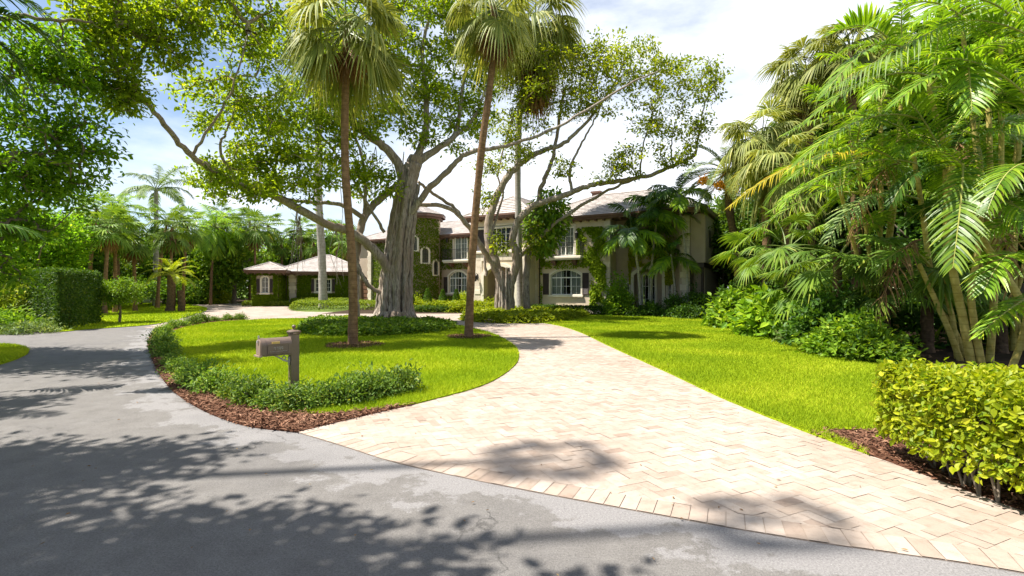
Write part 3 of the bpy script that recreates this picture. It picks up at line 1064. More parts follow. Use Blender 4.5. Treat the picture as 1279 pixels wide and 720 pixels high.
def ivy(name, label, fr, patches, mat, rng, L=.13, W=.115, group=None):
    """patches: (x0, x1, z0, z1, y, n, mask(x, z) -> keep) on walls facing -y; leaves hang outward"""
    m = M()
    for x0, x1, z0, z1, y, n, mask in patches:
        sidex = None
        if isinstance(y, tuple): sidex, y = y[0], 0.0
        x = rng.uniform(x0, x1, n); z = rng.uniform(z0, z1, n)
        if mask is not None:
            k = mask(x, z); x, z = x[k], z[k]
        k = len(x)
        dep = .03 + .10 * rng.random(k) * (.6 + .4 * np.sin(x * 2.7 + np.sin(z * 1.9) * 2))
        pos = np.c_[x, y - dep, z]
        ax = unit(np.c_[rng.normal(size=k) * .5, -.25 - .3 * rng.random(k), -.6 + rng.normal(size=k) * .45])
        nr = unit(np.c_[rng.normal(size=k) * .4, -np.ones(k), .55 + rng.normal(size=k) * .35])
        s = rng.uniform(.6, 1.2, k)
        if sidex is not None:
            pos, ax, nr = [np.c_[-q[:, 1], q[:, 0], q[:, 2]] for q in (pos, ax, nr)]; pos[:, 0] += sidex
        leaf_set(m, pos, ax, nr, L * s, W * s, rng.beta(1.8, 2.2, k))
    o = m.build(name, MT[mat])
    fr.place(o)
    return tag(o, label, 'ivy', group)


def build_house():
    rng = np.random.default_rng(3)
    fr = Fr((4.0, 38.0), 30)
    h = thing('mansion', 'two storey stucco mansion with pale tiled hip roofs, stone entry and ivy-clad turret', 'house')
    fr.place(h)
    S, Z = fr.S, fr.Z
    E = 7.15
    # --- wing with the shuttered arched window
    xl, xr = S(663, 0), S(762, 0)
    def pz(px, py, c): return Z(py, S(px, c), c)
    dW = (S(694.5, 0), S(717.5, 0), pz(706, 320.5, 0), pz(706, 283, 0))
    aW = (S(688, 0), S(725.5, 0), pz(706, 368.5, 0), pz(706, 337, 0))
    m = M(); wall_front(m, xl, xr, 0, E, 0, [(*dW, 0), (*aW, .42)])
    m.add([[xr, 0, 0], [xr, 9, 0], [xr, 9, E], [xr, 0, E]], [[0, 1, 2, 3]]); m.add([[xl, 0, 0], [xl, 9, 0], [xl, 9, E], [xl, 0, E]], [[3, 2, 1, 0]])
    m.build('wall', MT['stucco'], h)
    french_door(h, *dW, 0)
    window(h, *aW, 0, .42, 3, 2, pz(706, 347, 0), .16, True, 'wide arched white window between brown shutters', True)
    shutter(h, S(678.5, 0), S(686.0, 0), aW[2], pz(706, 341.5, 0), 0); shutter(h, S(727.6, 0), S(735.5, 0), aW[2], pz(706, 341.5, 0), 0)
    balcony(h, S(681.5, -.4), S(727.5, -.4), 0, dW[2] - .02)
    lantern(h, S(722, 0), 0, pz(722, 298, 0)); lantern(h, S(689, 0), 0, pz(689, 298, 0))
    quoins(h, xr, 0, .05, E - .35); quoins(h, xl, 0, .05, E - .35, side=-1)
    downpipe(h, xl + .82, 0, E - .2)
    m = M(); box(m, xl + .7, xr - .7, -.05, .02, .0, .55); m.build('plinth', MT['trim_stone'], h)
    # --- recessed link with the arched porch
    c1 = 1.4; x2 = S(848, 0)
    dr = (S(801, c1 + .9), S(819, c1 + .9), .12, pz(808, 342, c1 + .9))
    pr = (S(792, c1), S(827, c1), 0, pz(806, 336.5, c1))
    m = M(); wall_front(m, xr, x2, 0, E, c1, [(*pr, .45), (S(781, c1), S(786, c1), 1.2, 2.3, 0), (S(834, c1), S(839, c1), 1.2, 2.3, 0)], .9)
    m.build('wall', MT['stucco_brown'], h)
    window(h, S(781, c1), S(786, c1), 1.2, 2.3, c1, 0, 1, 2, None, .08)
    window(h, S(834, c1), S(839, c1), 1.2, 2.3, c1, 0, 1, 2, None, .08)
    m = M(); ring(m, outline(pr[0] - .22, pr[1] + .22, 0, pr[3] + .22, .53), outline(pr[0], pr[1], 0, pr[3], .45), c1 - .10, c1 + .05); m.build('porch_arch', MT['trim_stone'], h)
    m = M(); wall_front(m, pr[0] - .1, pr[1] + .1, 0, pr[3] + .2, c1 + .9, [(*dr, 0)], .1); m.build('porch_wall', MT['stucco_brown'], h)
    window(h, *dr, c1 + .9, 0, 2, 3, None, .10, False, 'glazed white double door inside the arched porch', name='porch_door', fw=.1)
    # --- end wing with overhanging bay
    x3 = S(861, 0); bz0 = pz(866, 328, -.2); bz1 = E - .25
    m = M(); wall_front(m, x2, x3, 0, E, 0, [])
    m.add([[x3, 0, 0], [x3, 9, 0], [x3, 9, E], [x3, 0, E]], [[0, 1, 2, 3]]); m.add([[x2, 0, 0], [x2, 1.5, 0], [x2, 1.5, E], [x2, 0, E]], [[3, 2, 1, 0]])
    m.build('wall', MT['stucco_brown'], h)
    quoins(h, x3, 0, .05, E - .35, w=.6, w2=.48)
    x4 = S(881, .1); m = M(); cbox(m, x3 + .03, x4, .15, 4.2, bz0, bz1, .04); box(m, x3 + .03, x4 - .12, .3, 4.0, bz0 - .30, bz0 - .003, mi=1)
    b = m.build('oriel_bay', [MT['stucco_brown'], MT['brown']], h)
    m = M(); q = Matrix.Translation((x4, 1.9, 0)) @ Matrix.Rotation(rad(90), 4, 'Z')
    box(m, -.4, .4, -.04, .03, bz0 + 1.1, bz0 + 2.3, mat=q); m.build('bay_window', MT['brown'], b)
    m = M(); box(m, x3 + .05, x3 + .8, 1.2, 8, 0, bz0 - .32); m.build('wall', MT['stucco_brown'], h)
    m = M(); tube(m, [(x4 - .25, .55, .05), (x4 - .25, .55, bz0 - .3)], .09, 8); m.build('bay_post', MT['brown'], h, True)
    downpipe(h, x3 + .12, -.02, bz0)
    # --- entry block in stone
    c2 = -1.4; e0, e1 = S(589, c2), S(658, c2); EE = 7.55
    en = (S(605, c2), S(643, c2), 0, pz(615, 333, c2))
    uw = (S(608, c2), S(643, c2), pz(620, 314.5, c2), pz(620, 282, c2))
    m = M(); wall_front(m, e0, e1, 0, EE, c2, [(*en, .75), (*uw, 0)], .5)
    for x, f in ((e1, [0, 1, 2, 3]), (e0, [3, 2, 1, 0])):
        m.add([[x, c2, 0], [x, 9, 0], [x, 9, EE], [x, c2, EE]], [f])
    m.build('wall', MT['stucco'], h)
    m = M(); zm = pz(600, 317, c2); hh = .5; z = .08; r = 0
    while z < zm - .3:
        x = e0 - .03; k = 0; ww = [.9, .55] if r % 2 else [.55, .9]
        while x < e1:
            xb = min(x + ww[k % 2] + .35, e1 + .03)
            segs = [(x, xb)]
            if z < en[3]:
                segs = [(x, min(xb, en[0] - .2)), (max(x, en[1] + .2), xb)]
            for a, bb in segs:
                if bb - a > .08: cbox(m, a + .006, bb - .006, c2 - .05, c2 + .01, z + .006, min(z + hh, zm) - .006, .015, rng.random())
            x = xb; k += 1
        z += hh; r += 1
    m.build('stone_facing', MT['stone'], h)
    m = M(); cbox(m, e0 - .08, e1 + .08, c2 - .16, c2 + .01, zm, zm + .2, .05); cbox(m, e0 - .06, e1 + .06, c2 - .12, c2 + .01, EE - .95, EE - .80, .04); m.build('moulding', MT['trim_stone'], h)
    m = M(); ring(m, outline(en[0] - .25, en[1] + .25, 0, en[3] + .25, .84), outline(en[0], en[1], 0, en[3], .75), c2 - .12, c2 + .05); m.build('entry_arch', MT['trim_stone'], h)
    m = M(); wall_front(m, en[0] - .2, en[1] + .2, 0, en[3] + .2, c2 + 1.5, [], 0)
    for x in (en[0] - .02, en[1] + .02): box(m, x - .02, x + .02, c2 + .5, c2 + 1.5, 0, en[3])
    m.build('entry_recess', MT['stucco_brown'], h)
    m = M(); xm = (en[0] + en[1]) / 2
    for a in (-1.0, .02):
        box(m, xm + a, xm + a + .98, c2 + 1.42, c2 + 1.49, .1, 2.7)
        for zz in (.3, 1.5): cbox(m, xm + a + .15, xm + a + .83, c2 + 1.39, c2 + 1.425, zz, zz + 1.0, .03)
    d = m.build('front_door', MT['door_wood'], h)
    m = M(); tube(m, [(xm + .08, c2 + 1.36, 1.0), (xm + .08, c2 + 1.36, 1.4)], .02, 6); m.build('handle', MT['iron'], d)
    window(h, *uw, c2, 0, 3, 3, None, .1, True)
    shutter(h, S(595, c2), S(605.5, c2), pz(600, 314.5, c2), pz(600, 284, c2), c2)
    lantern(h, S(597, c2), c2 - .05, pz(597, 351, c2))
    m = M(); cbox(m, S(593.5, c2), S(600.5, c2), c2 - .09, c2 - .052, pz(597, 367.5, c2), pz(597, 362.5, c2), .01); m.build('plaque', MT['trim_stone'], h)
    # --- wing behind the turret
    c3 = 4.2; w0, w1 = S(448, c3), e0 + .3; E3 = 7.0
    bd = (S(567, c3), S(583.5, c3), pz(575, 325, c3), pz(575, 294.5, c3))
    aw = (S(561, c3), S(583, c3), pz(575, 366, c3), pz(575, 339, c3))
    gar = (S(449.5, c3), S(459.5, c3), 0, pz(454, 345, c3))
    m = M(); wall_front(m, w0, w1, 0, E3, c3, [(*bd, 0), (*aw, .5), (*gar, .5)])
    m.add([[w0, c3, 0], [w0, 12, 0], [w0, 12, E3], [w0, c3, E3]], [[3, 2, 1, 0]])
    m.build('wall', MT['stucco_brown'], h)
    french_door(h, *bd, c3)
    window(h, *aw, c3, .5, 3, 2, pz(575, 347.5, c3), .16, True, 'arched white window under the balcony of the ivy-clad wing', True)
    shutter(h, S(554.5, c3), S(559.3, c3), aw[2], pz(575, 346, c3), c3)
    balcony(h, S(555.5, c3 - .5), S(588, c3 - .5), c3, bd[2] - .02, .95, 'trim_stone')
    lantern(h, S(560.5, c3), c3, pz(561, 303, c3))
    m = M(); slab(m, outline(gar[0] + .02, gar[1] - .02, 0.02, gar[3] - .02, .49), c3 + .2, c3 + .26)
    for i in range(1, 6): box(m, gar[0] + .05, gar[1] - .05, c3 + .17, c3 + .202, i * .45, i * .45 + .03)
    m.build('garage_door', MT['door_wood'], h)
    quoins(h, S(463, c3 - .3), c3 - .25, .05, E3 - .4, w=.55, w2=.45)
    # --- turret
    ct = 3.2; R = 1.9; tx = S(526, ct); TZ = pz(526, 271, ct - 1)
    cxn, cyn = tx, ct
    m = M(); n = 40; a = np.linspace(0, 2 * np.pi, n, endpoint=False)
    lathe(m, [(R, 0), (R, TZ)], n, (cxn, cyn, 0)); t = m.build('turret_wall', MT['stucco_brown'], h, True)
    for px, py0, py1 in ((517.5, 313, 296), (531, 328.5, 310.5), (545.5, 343.5, 326)):
        th = None; best = 9e9
        for q in np.linspace(-1.5, 1.5, 400):
            x, y = cxn + R * math.sin(q), cyn - R * math.cos(q)
            w = fr.W(x, y); e = abs(w[0] / w[1] * F + CX - px)
            if e < best: best, th = e, q
        x, y = cxn + R * math.sin(th), cyn - R * math.cos(th)
        z0, z1 = Z(py0, x, y), Z(py1, x, y); hw = .30
        q = Matrix.Translation((x, y, 0)) @ Matrix.Rotation(th, 4, 'Z')
        wm = M(); ring(wm, outline(-hw - .17, hw + .17, z0 - .12, z1 + .17, hw + .17), outline(-hw, hw, z0, z1, hw), -.10, .08)
        sm = M(); slab(sm, outline(-hw - .02, hw + .02, z0 - .02, z1 + .02, hw), -.03, .0)
        bm = M(); box(bm, -.015, .015, -.05, -.032, z0, z1 - .02); [box(bm, -hw, hw, -.048, -.034, zz, zz + .025) for zz in (z0 + .4, z0 + .8)]
        o = thing('turret_window', None, None); o.parent = h; o.matrix_basis = q
        wm.build('surround', MT['trim_stone'], o); sm.build('pane', MT['glass'], o); bm.build('frame', MT['iron'], o)
    m = M(); k = 8; ro = R + .62; a = np.linspace(0, 2 * np.pi, k, endpoint=False) + rad(22.5) + fr.t
    ring0 = np.c_[cxn + ro * np.cos(a), cyn + ro * np.sin(a), np.full(k, TZ + .25)]; ap = np.array([cxn, cyn, TZ + 1.35])
    for i in range(k): tile_slope(m, [ring0[i], ring0[(i + 1) % k], ap], rng)
    r_ = m.build('turret_roof', MT['roof'], h)
    m = M(); prism(m, np.c_[cxn + (ro - .03) * np.cos(a), cyn + (ro - .03) * np.sin(a)], TZ - .03, TZ + .21); prism(m, np.c_[cxn + (ro - .3) * np.cos(a), cyn + (ro - .3) * np.sin(a)], TZ - .2, TZ - .033); m.build('eave', MT['fascia'], r_)
    # --- roofs
    hip_roof(h, xl - .5, x4 - .3, 0, 9, E + .1, 2.35, .46, rng)
    hip_roof(h, e0, e1, c2, 8, EE + .1, 1.9, .6, rng)
    hip_roof(h, w0, e0 + .5, c3, 11.5, E3 + .1, 1.9, .46, rng)
    m = M(); box(m, xr - 3.5, xr - 2.8, 5.5, 6.2, 8.4, 10.05); box(m, xr - 3.6, xr - 2.7, 5.4, 6.3, 10.053, 10.2); m.build('chimney', MT['fascia'], h)
    # --- ivy, plants of their own
    def not_in(rects):
        def f(x, z):
            k = np.ones(len(x), bool)
            for a_, b_, c_, d_ in rects: k &= ~((x > a_) & (x < b_) & (z > c_) & (z < d_))
            return k
        return f
    g = .2
    hole = not_in([(bd[0] - g, bd[1] + g, bd[2] - .3, bd[3] + g), (aw[0] - .9, aw[1] + .7, aw[2] - .2, aw[3] + .25), (gar[0] - g, gar[1] + g, 0, gar[3] + g), (w0, S(466, c3), 0, 9)])
    ivy('climbing_ivy', 'dense green ivy sheet covering the wing wall behind the turret', fr, [(w0, w1, 0, E3 - .3, c3, 26000, hole)], 'ivy', rng)
    m = M(); n = 15000; th = rng.uniform(-1.75, 1.75, n); z = rng.uniform(0, TZ - .15, n); dep = .03 + .1 * rng.random(n)
    pos = np.c_[cxn + (R + dep) * np.sin(th), cyn - (R + dep) * np.cos(th), z]; out = np.c_[np.sin(th), -np.cos(th), np.zeros(n)]
    keep = np.ones(n, bool)
    for c in h.children:
        if c.name.startswith('turret_window'):
            wz = [v.co.z for v in c.children[0].data.vertices]; q = c.rotation_euler; tw = math.atan2(c.matrix_basis[1][0], c.matrix_basis[0][0])
            keep &= ~((np.abs(th - tw) < .26) & (z > min(wz) - .02) & (z < max(wz)))
    pos, out = pos[keep], out[keep]; k = len(pos)
    leaf_set(m, pos, unit(out * .3 + rng.normal(size=(k, 3)) * .4 - [0, 0, .6]), unit(out + rng.normal(size=(k, 3)) * .35 + [0, 0, .5]), .13 * rng.uniform(.6, 1.2, k), .115 * rng.uniform(.6, 1.2, k), rng.beta(1.8, 2.2, k))
    tag(fr.place(m.build('climbing_ivy', MT['ivy'])), 'thick ivy wrapped round the turret between its small arched windows', 'ivy')
    hole2 = not_in([(dW[0] - .5, dW[1] + .25, 3.2, dW[3] + .3), (aW[0] - .75, aW[1] + .75, 0, aW[3] + .3), (S(681, 0), S(728, 0), dW[2] - .5, dW[2])])
    def streak(x, z):
        f = np.sin(x * 3.1 + np.sin(z * 2.0) * 1.6) + .8 * np.sin(z * 2.7 + x * 1.7) + .6 * np.sin(x * 7 + z * 5)
        return hole2(x, z) & (f + rng.normal(0, .55, len(x)) > -.45 + .3 * (z < 2))
    ivy('climbing_ivy', 'loose ivy hanging beside the balcony doors and shuttered arched window', fr, [(S(720, 0), xr - .3, .4, E - .7, 0, 9000, streak), (xl + .95, S(694, 0), .3, E - 1.0, 0, 5000, streak), (S(681, 0), S(735, 0), dW[2] - .9, dW[2] - .1, -.1, 700, lambda x, z: rng.random(len(x)) < .5)], 'ivy', rng, .15, .13)
    hole3 = not_in([(pr[0] - .2, pr[1] + .2, 0, pr[3] + .25)])
    ivy('climbing_ivy', 'yellow green vine spreading over the wall above the arched porch', fr, [(S(786, c1), S(842, c1), 2.2, 5.6, c1, 5000, lambda x, z: hole3(x, z) & (np.sin(x * 2.2 + z) + np.sin(z * 3 + x) + rng.normal(0, .5, len(x)) > -.8))], 'ivy_yellow', rng, .16, .14)
    return fr


def build_pavilion():
    rng = np.random.default_rng(4)
    fr = Fr((-24.2, 54.0), -14); S, Z = fr.S, fr.Z
    h = thing('garage_pavilion', 'single storey ivy-clad pavilion with pale hip roof and stone quoin', 'outbuilding'); fr.place(h)
    E = 3.55
    x0, x1 = S(361, 0), S(447, 0); yb = -2.6; b0, b1 = S(315, yb), S(347, yb)
    w1 = (S(394, 0), S(413, 0), Z(364.5, S(405, 0)), Z(349, S(405, 0)))
    w2 = (S(326.5, yb), S(335, yb), Z(366, S(331, yb), yb), Z(345.5, S(331, yb), yb))
    m = M(); wall_front(m, x0, x1, 0, E, 0, [(*w1, 0)])
    m.add([[x0, 0, 0], [x0, 8, 0], [x0, 8, E], [x0, 0, E]], [[3, 2, 1, 0]]); m.add([[x1, 0, 0], [x1, 8, 0], [x1, 8, E], [x1, 0, E]], [[0, 1, 2, 3]])
    m.build('wall', MT['stucco_brown'], h)
    m = M(); wall_front(m, b0, b1, 0, E + .05, yb, [(*w2, .33)])
    m.add([[b1, yb, 0], [b1, 4, 0], [b1, 4, E + .05], [b1, yb, E + .05]], [[0, 1, 2, 3]]); m.add([[b0, yb, 0], [b0, 4, 0], [b0, 4, E + .05], [b0, yb, E + .05]], [[3, 2, 1, 0]])
    wall_front(m, b1, x0, 0, E, .02, [])
    m.build('bay_wall', MT['stucco_brown'], h)
    window(h, *w1, 0, 0, 3, 3, None, .1, True); window(h, *w2, yb, .33, 2, 3, None, .12, True)
    for a, b, w, y in ((w1[0] - .58, w1[0] - .14, w1, 0), (w1[1] + .14, w1[1] + .58, w1, 0), (w2[0] - .46, w2[0] - .15, w2, yb), (w2[1] + .15, w2[1] + .46, w2, yb)):
        shutter(h, a, b, w[2], w[3] - (.25 if y else 0), y)
    quoins(h, x0 - .03, -.02, .05, E - .2, w=.75, w2=.6, side=-1)
    downpipe(h, x0 - .25, .02, E - .15)
    hip_roof(h, x0 - .9, x1 + .6, -.2, 7.6, E + .12, 2.05, .62, rng)
    hip_roof(h, b0, b1 + .3, yb, 5.0, E + .17, .85, .62, rng)
    def hole(ws):
        def f(x, z):
            k = np.ones(len(x), bool)
            for w in ws: k &= ~((x > w[0] - .5) & (x < w[1] + .5) & (z > w[2] - .15) & (z < w[3] + .15))
            return k
        return f
    ivy('climbing_ivy', 'ivy covering the front of the low pavilion and its bay', fr, [(x0 + .8, x1, 0, E - .25, 0, 12000, hole([w1])), (b0, b1, 0, E - .1, yb, 8000, hole([w2])), (b1, x0, 0, E - .3, .02, 1800, None), (yb, 0, 0, E - .3, (b1,), 2600, None)], 'ivy', rng)
    return fr


# ------------------------------------------------------------------ the ground
def gp(pts, per=5, closed=False):
    return catmull([G(*q)[:2] for q in pts], per, closed)


def struct(o, kind='structure'):
    o['kind'] = kind
    return o


DRIVE_EDGE = gp([(1500, 775), (1279, 717), (1000, 675), (800, 640), (640, 610), (500, 580), (428, 558), (372, 541)], 5)     # asphalt / paver line
MULCH_OUT = gp([(372, 541), (300, 531), (240, 506), (206, 478), (190, 448), (186, 425), (196, 411)], 6)                  # road / mulch line
LAWN_IN = gp([(520, 506), (470, 513), (400, 519), (330, 514), (270, 496), (232, 474), (214, 450), (206, 432), (210, 419), (232, 410), (268, 404), (302, 401.5)], 6)  # mulch / lawn line
LAWN_RIGHT = gp([(520, 506), (600, 484), (636, 464), (648, 448), (642, 433), (618, 419), (590, 411), (560, 405)], 6)      # island lawn / drive
ISL_TOP = gp([(560, 405), (480, 401), (400, 398.8), (340, 399.5), (302, 401.5)], 6)
DR_RIGHT = gp([(640, 399), (690, 406), (722, 415), (760, 433), (830, 465), (900, 498), (1005, 541), (1130, 586), (1279, 641), (1500, 723)], 6)  # drive / right lawn

ISLAND = np.vstack([LAWN_RIGHT, ISL_TOP[1:], LAWN_IN[::-1][1:-1]])
MULCH_BED = np.vstack([MULCH_OUT, gp([(196, 411), (235, 402.5), (300, 397.5), (302, 401.5)], 4)[1:], LAWN_IN[::-1][1:], gp([(520, 506), (450, 522), (372, 541)], 4)[1:-1]])
DRIVE = np.vstack([DRIVE_EDGE, gp([(372, 541), (450, 522), (520, 506)], 4)[1:], LAWN_RIGHT[1:], gp([(560, 405), (560, 401), (600, 396.5), (640, 399)], 4)[1:], DR_RIGHT[1:]])
COURT = np.vstack([gp([(196, 411), (235, 402.5), (300, 397.5), (302, 401.5)], 4), ISL_TOP[::-1][1:], gp([(560, 405), (600, 397.5), (640, 396), (640, 391), (560, 390), (480, 389.3), (400, 390.0), (362, 388), (358, 380), (340, 381), (306, 381), (300, 378.5), (252, 378.2), (236, 380), (256, 384), (258, 389), (236, 396), (200, 405), (186, 409.3)], 4)[1:]])
R_LAWN = np.vstack([DR_RIGHT[:-14], gp([(1005, 541), (1060, 539), (1110, 541)], 3)[1:], np.array([[4.5, 6.2], [5.6, 6.6], [7.3, 7.6]]), gp([(1075, 446), (1020, 428), (985, 415), (940, 406), (905, 400), (850, 396), (780, 394.5), (700, 394), (650, 393.5), (640, 399)], 4)[1:-1]])
L_LAWN = gp([(112, 411.5), (180, 407), (212, 402), (240, 394), (258, 388), (254, 384), (230, 381), (190, 379), (120, 380), (60, 384), (20, 395), (60, 413)], 5, True)
NEAR_LAWN = gp([(-60, 432), (0, 431.5), (28, 434), (36, 440), (26, 447), (0, 456), (-60, 470)], 5, True)


def grass(name, poly, n, rng, dpow=1.6, zb=.035, hmul=1.0):
    lo, hi = poly.min(0), poly.max(0); q = np.zeros((0, 2))
    while len(q) < n:
        c = rng.uniform(lo, hi, (n * 3, 2)); d = np.linalg.norm(c, axis=1)
        c = c[rng.random(len(c)) < np.minimum(1, (6.0 / d) ** dpow)]
        c = c[inside(poly, c)]; q = np.vstack([q, c])
    q = q[:n]; d = np.linalg.norm(q, axis=1)
    w = np.clip(.0011 * d, .005, .045); h = rng.uniform(.035, .075, n) * np.clip(.8 + d * .012, 1, 1.4) * hmul
    a = rng.random(n) * 6.283; l = rng.normal(size=(n, 2)) * .03
    cx, sx = np.cos(a) * w / 2, np.sin(a) * w / 2
    V = np.stack([np.c_[q[:, 0] - cx, q[:, 1] - sx, np.full(n, zb)], np.c_[q[:, 0] + cx, q[:, 1] + sx, np.full(n, zb)], np.c_[q + l, zb + h]], 1).reshape(-1, 3)
    m = M(); patch = .17 * np.sin(q[:, 0] * 1.3 + np.sin(q[:, 1] * .9) * 2) + .08 * np.sin(q[:, 1] * 2.3)
    m.add(V, np.arange(3 * n).reshape(-1, 3), np.clip(rng.beta(2.2, 2.2, n) + patch, 0, 1))
    return struct(m.build(name, MT['blade']), 'stuff')


def chips(name, poly, n, rng, z=.03):
    lo, hi = poly.min(0), poly.max(0); q = np.zeros((0, 2))
    while len(q) < n:
        c = rng.uniform(lo, hi, (n * 3, 2)); q = np.vstack([q, c[inside(poly, c)]])
    q = q[:n]; m = M(); pos = np.c_[q, z + rng.random(n) * .04]
    a = rng.random(n) * 6.283; ax = np.c_[np.cos(a), np.sin(a), rng.normal(size=n) * .3]
    leaf_set(m, pos, ax, unit(np.c_[rng.normal(size=(n, 2)) * .5, np.ones(n)]), rng.uniform(.04, .11, n), rng.uniform(.012, .03, n), rng.beta(1.5, 1.8, n), .1, .0)
    return struct(m.build(name, MT['chip']), 'stuff')


def pavers(poly, edge, rng, ang=24, W=.118, z=.012):
    """herringbone field of stone pavers cut to the drive's outline, with a soldier course along the asphalt"""
    m = M(); c, s = math.cos(rad(ang)), math.sin(rad(ang))
    # soldier course
    e = edge[::-1]; seg = np.linalg.norm(np.diff(e, axis=0), axis=1); cum = np.r_[0, np.cumsum(seg)]
    bw, bd = .14, .28; nb = int(cum[-1] / bw)
    t = np.linspace(0, cum[-1], nb + 1); ex = np.c_[np.interp(t, cum, e[:, 0]), np.interp(t, cum, e[:, 1])]
    tg = unit(np.gradient(ex, axis=0)); nn = np.c_[-tg[:, 1], tg[:, 0]]
    inn = ex + nn * bd
    for i in range(nb):
        g = .003; a, b = ex[i] + tg[i] * g, ex[i + 1] - tg[i] * g; cc, d = inn[i + 1] - tg[i] * g, inn[i] + tg[i] * g
        dz = rng.normal() * .0015
        m.add([[*a, z + dz], [*b, z + dz], [*cc, z + dz], [*d, z + dz]], [[0, 1, 2, 3]], np.clip(rng.beta(2, 2) - .02, 0, 1))
    body = np.vstack([inn[::-1], poly[len(edge):]])
    body_lo, body_hi = body.min(0), body.max(0)
    cor = np.array([[body_lo[0], body_lo[1]], [body_hi[0], body_lo[1]], [body_hi[0], body_hi[1]], [body_lo[0], body_hi[1]]])
    loc = np.c_[cor[:, 0] * c + cor[:, 1] * s, -cor[:, 0] * s + cor[:, 1] * c] / W
    i0, j0 = np.floor(loc.min(0)).astype(int) - 2; i1, j1 = np.ceil(loc.max(0)).astype(int) + 2
    tiles = []
    for i in range(i0, i1):
        for j in range(j0, j1):
            k = (i - j) % 4
            if k == 0: tiles.append((i, j, 2, 1))
            elif k == 3: tiles.append((i, j, 1, 2))
    tiles = np.array(tiles, float)
    ctr = (tiles[:, :2] + tiles[:, 2:] / 2) * W
    w = np.c_[ctr[:, 0] * c - ctr[:, 1] * s, ctr[:, 0] * s + ctr[:, 1] * c]
    ins = inside(body, w); ed = edge_dist(body, w)
    V = []; var = []
    sub = body if np.sum(body[:, 0] * np.roll(body[:, 1], -1) - np.roll(body[:, 0], -1) * body[:, 1]) > 0 else body[::-1]
    for q, ok, dd in zip(tiles, ins, ed):
        if not ok and dd > .2: continue
        g = .006
        x0, y0, x1, y1 = q[0] + g, q[1] + g, q[0] + q[2] - g, q[1] + q[3] - g
        r = np.array([[x0, y0], [x1, y0], [x1, y1], [x0, y1]]) * W
        r = np.c_[r[:, 0] * c - r[:, 1] * s, r[:, 0] * s + r[:, 1] * c]
        dz = rng.normal() * .0015; tl = rng.normal(size=2) * .004
        if dd < .2:
            cl = sh_clip(sub, r)
            if len(cl) < 3: continue
            r = np.array(cl)
        zz = z + dz + (r - r.mean(0)) @ tl
        m.add(np.c_[r, zz], [list(range(len(r)))], rng.beta(2.2, 1.9))
    return m


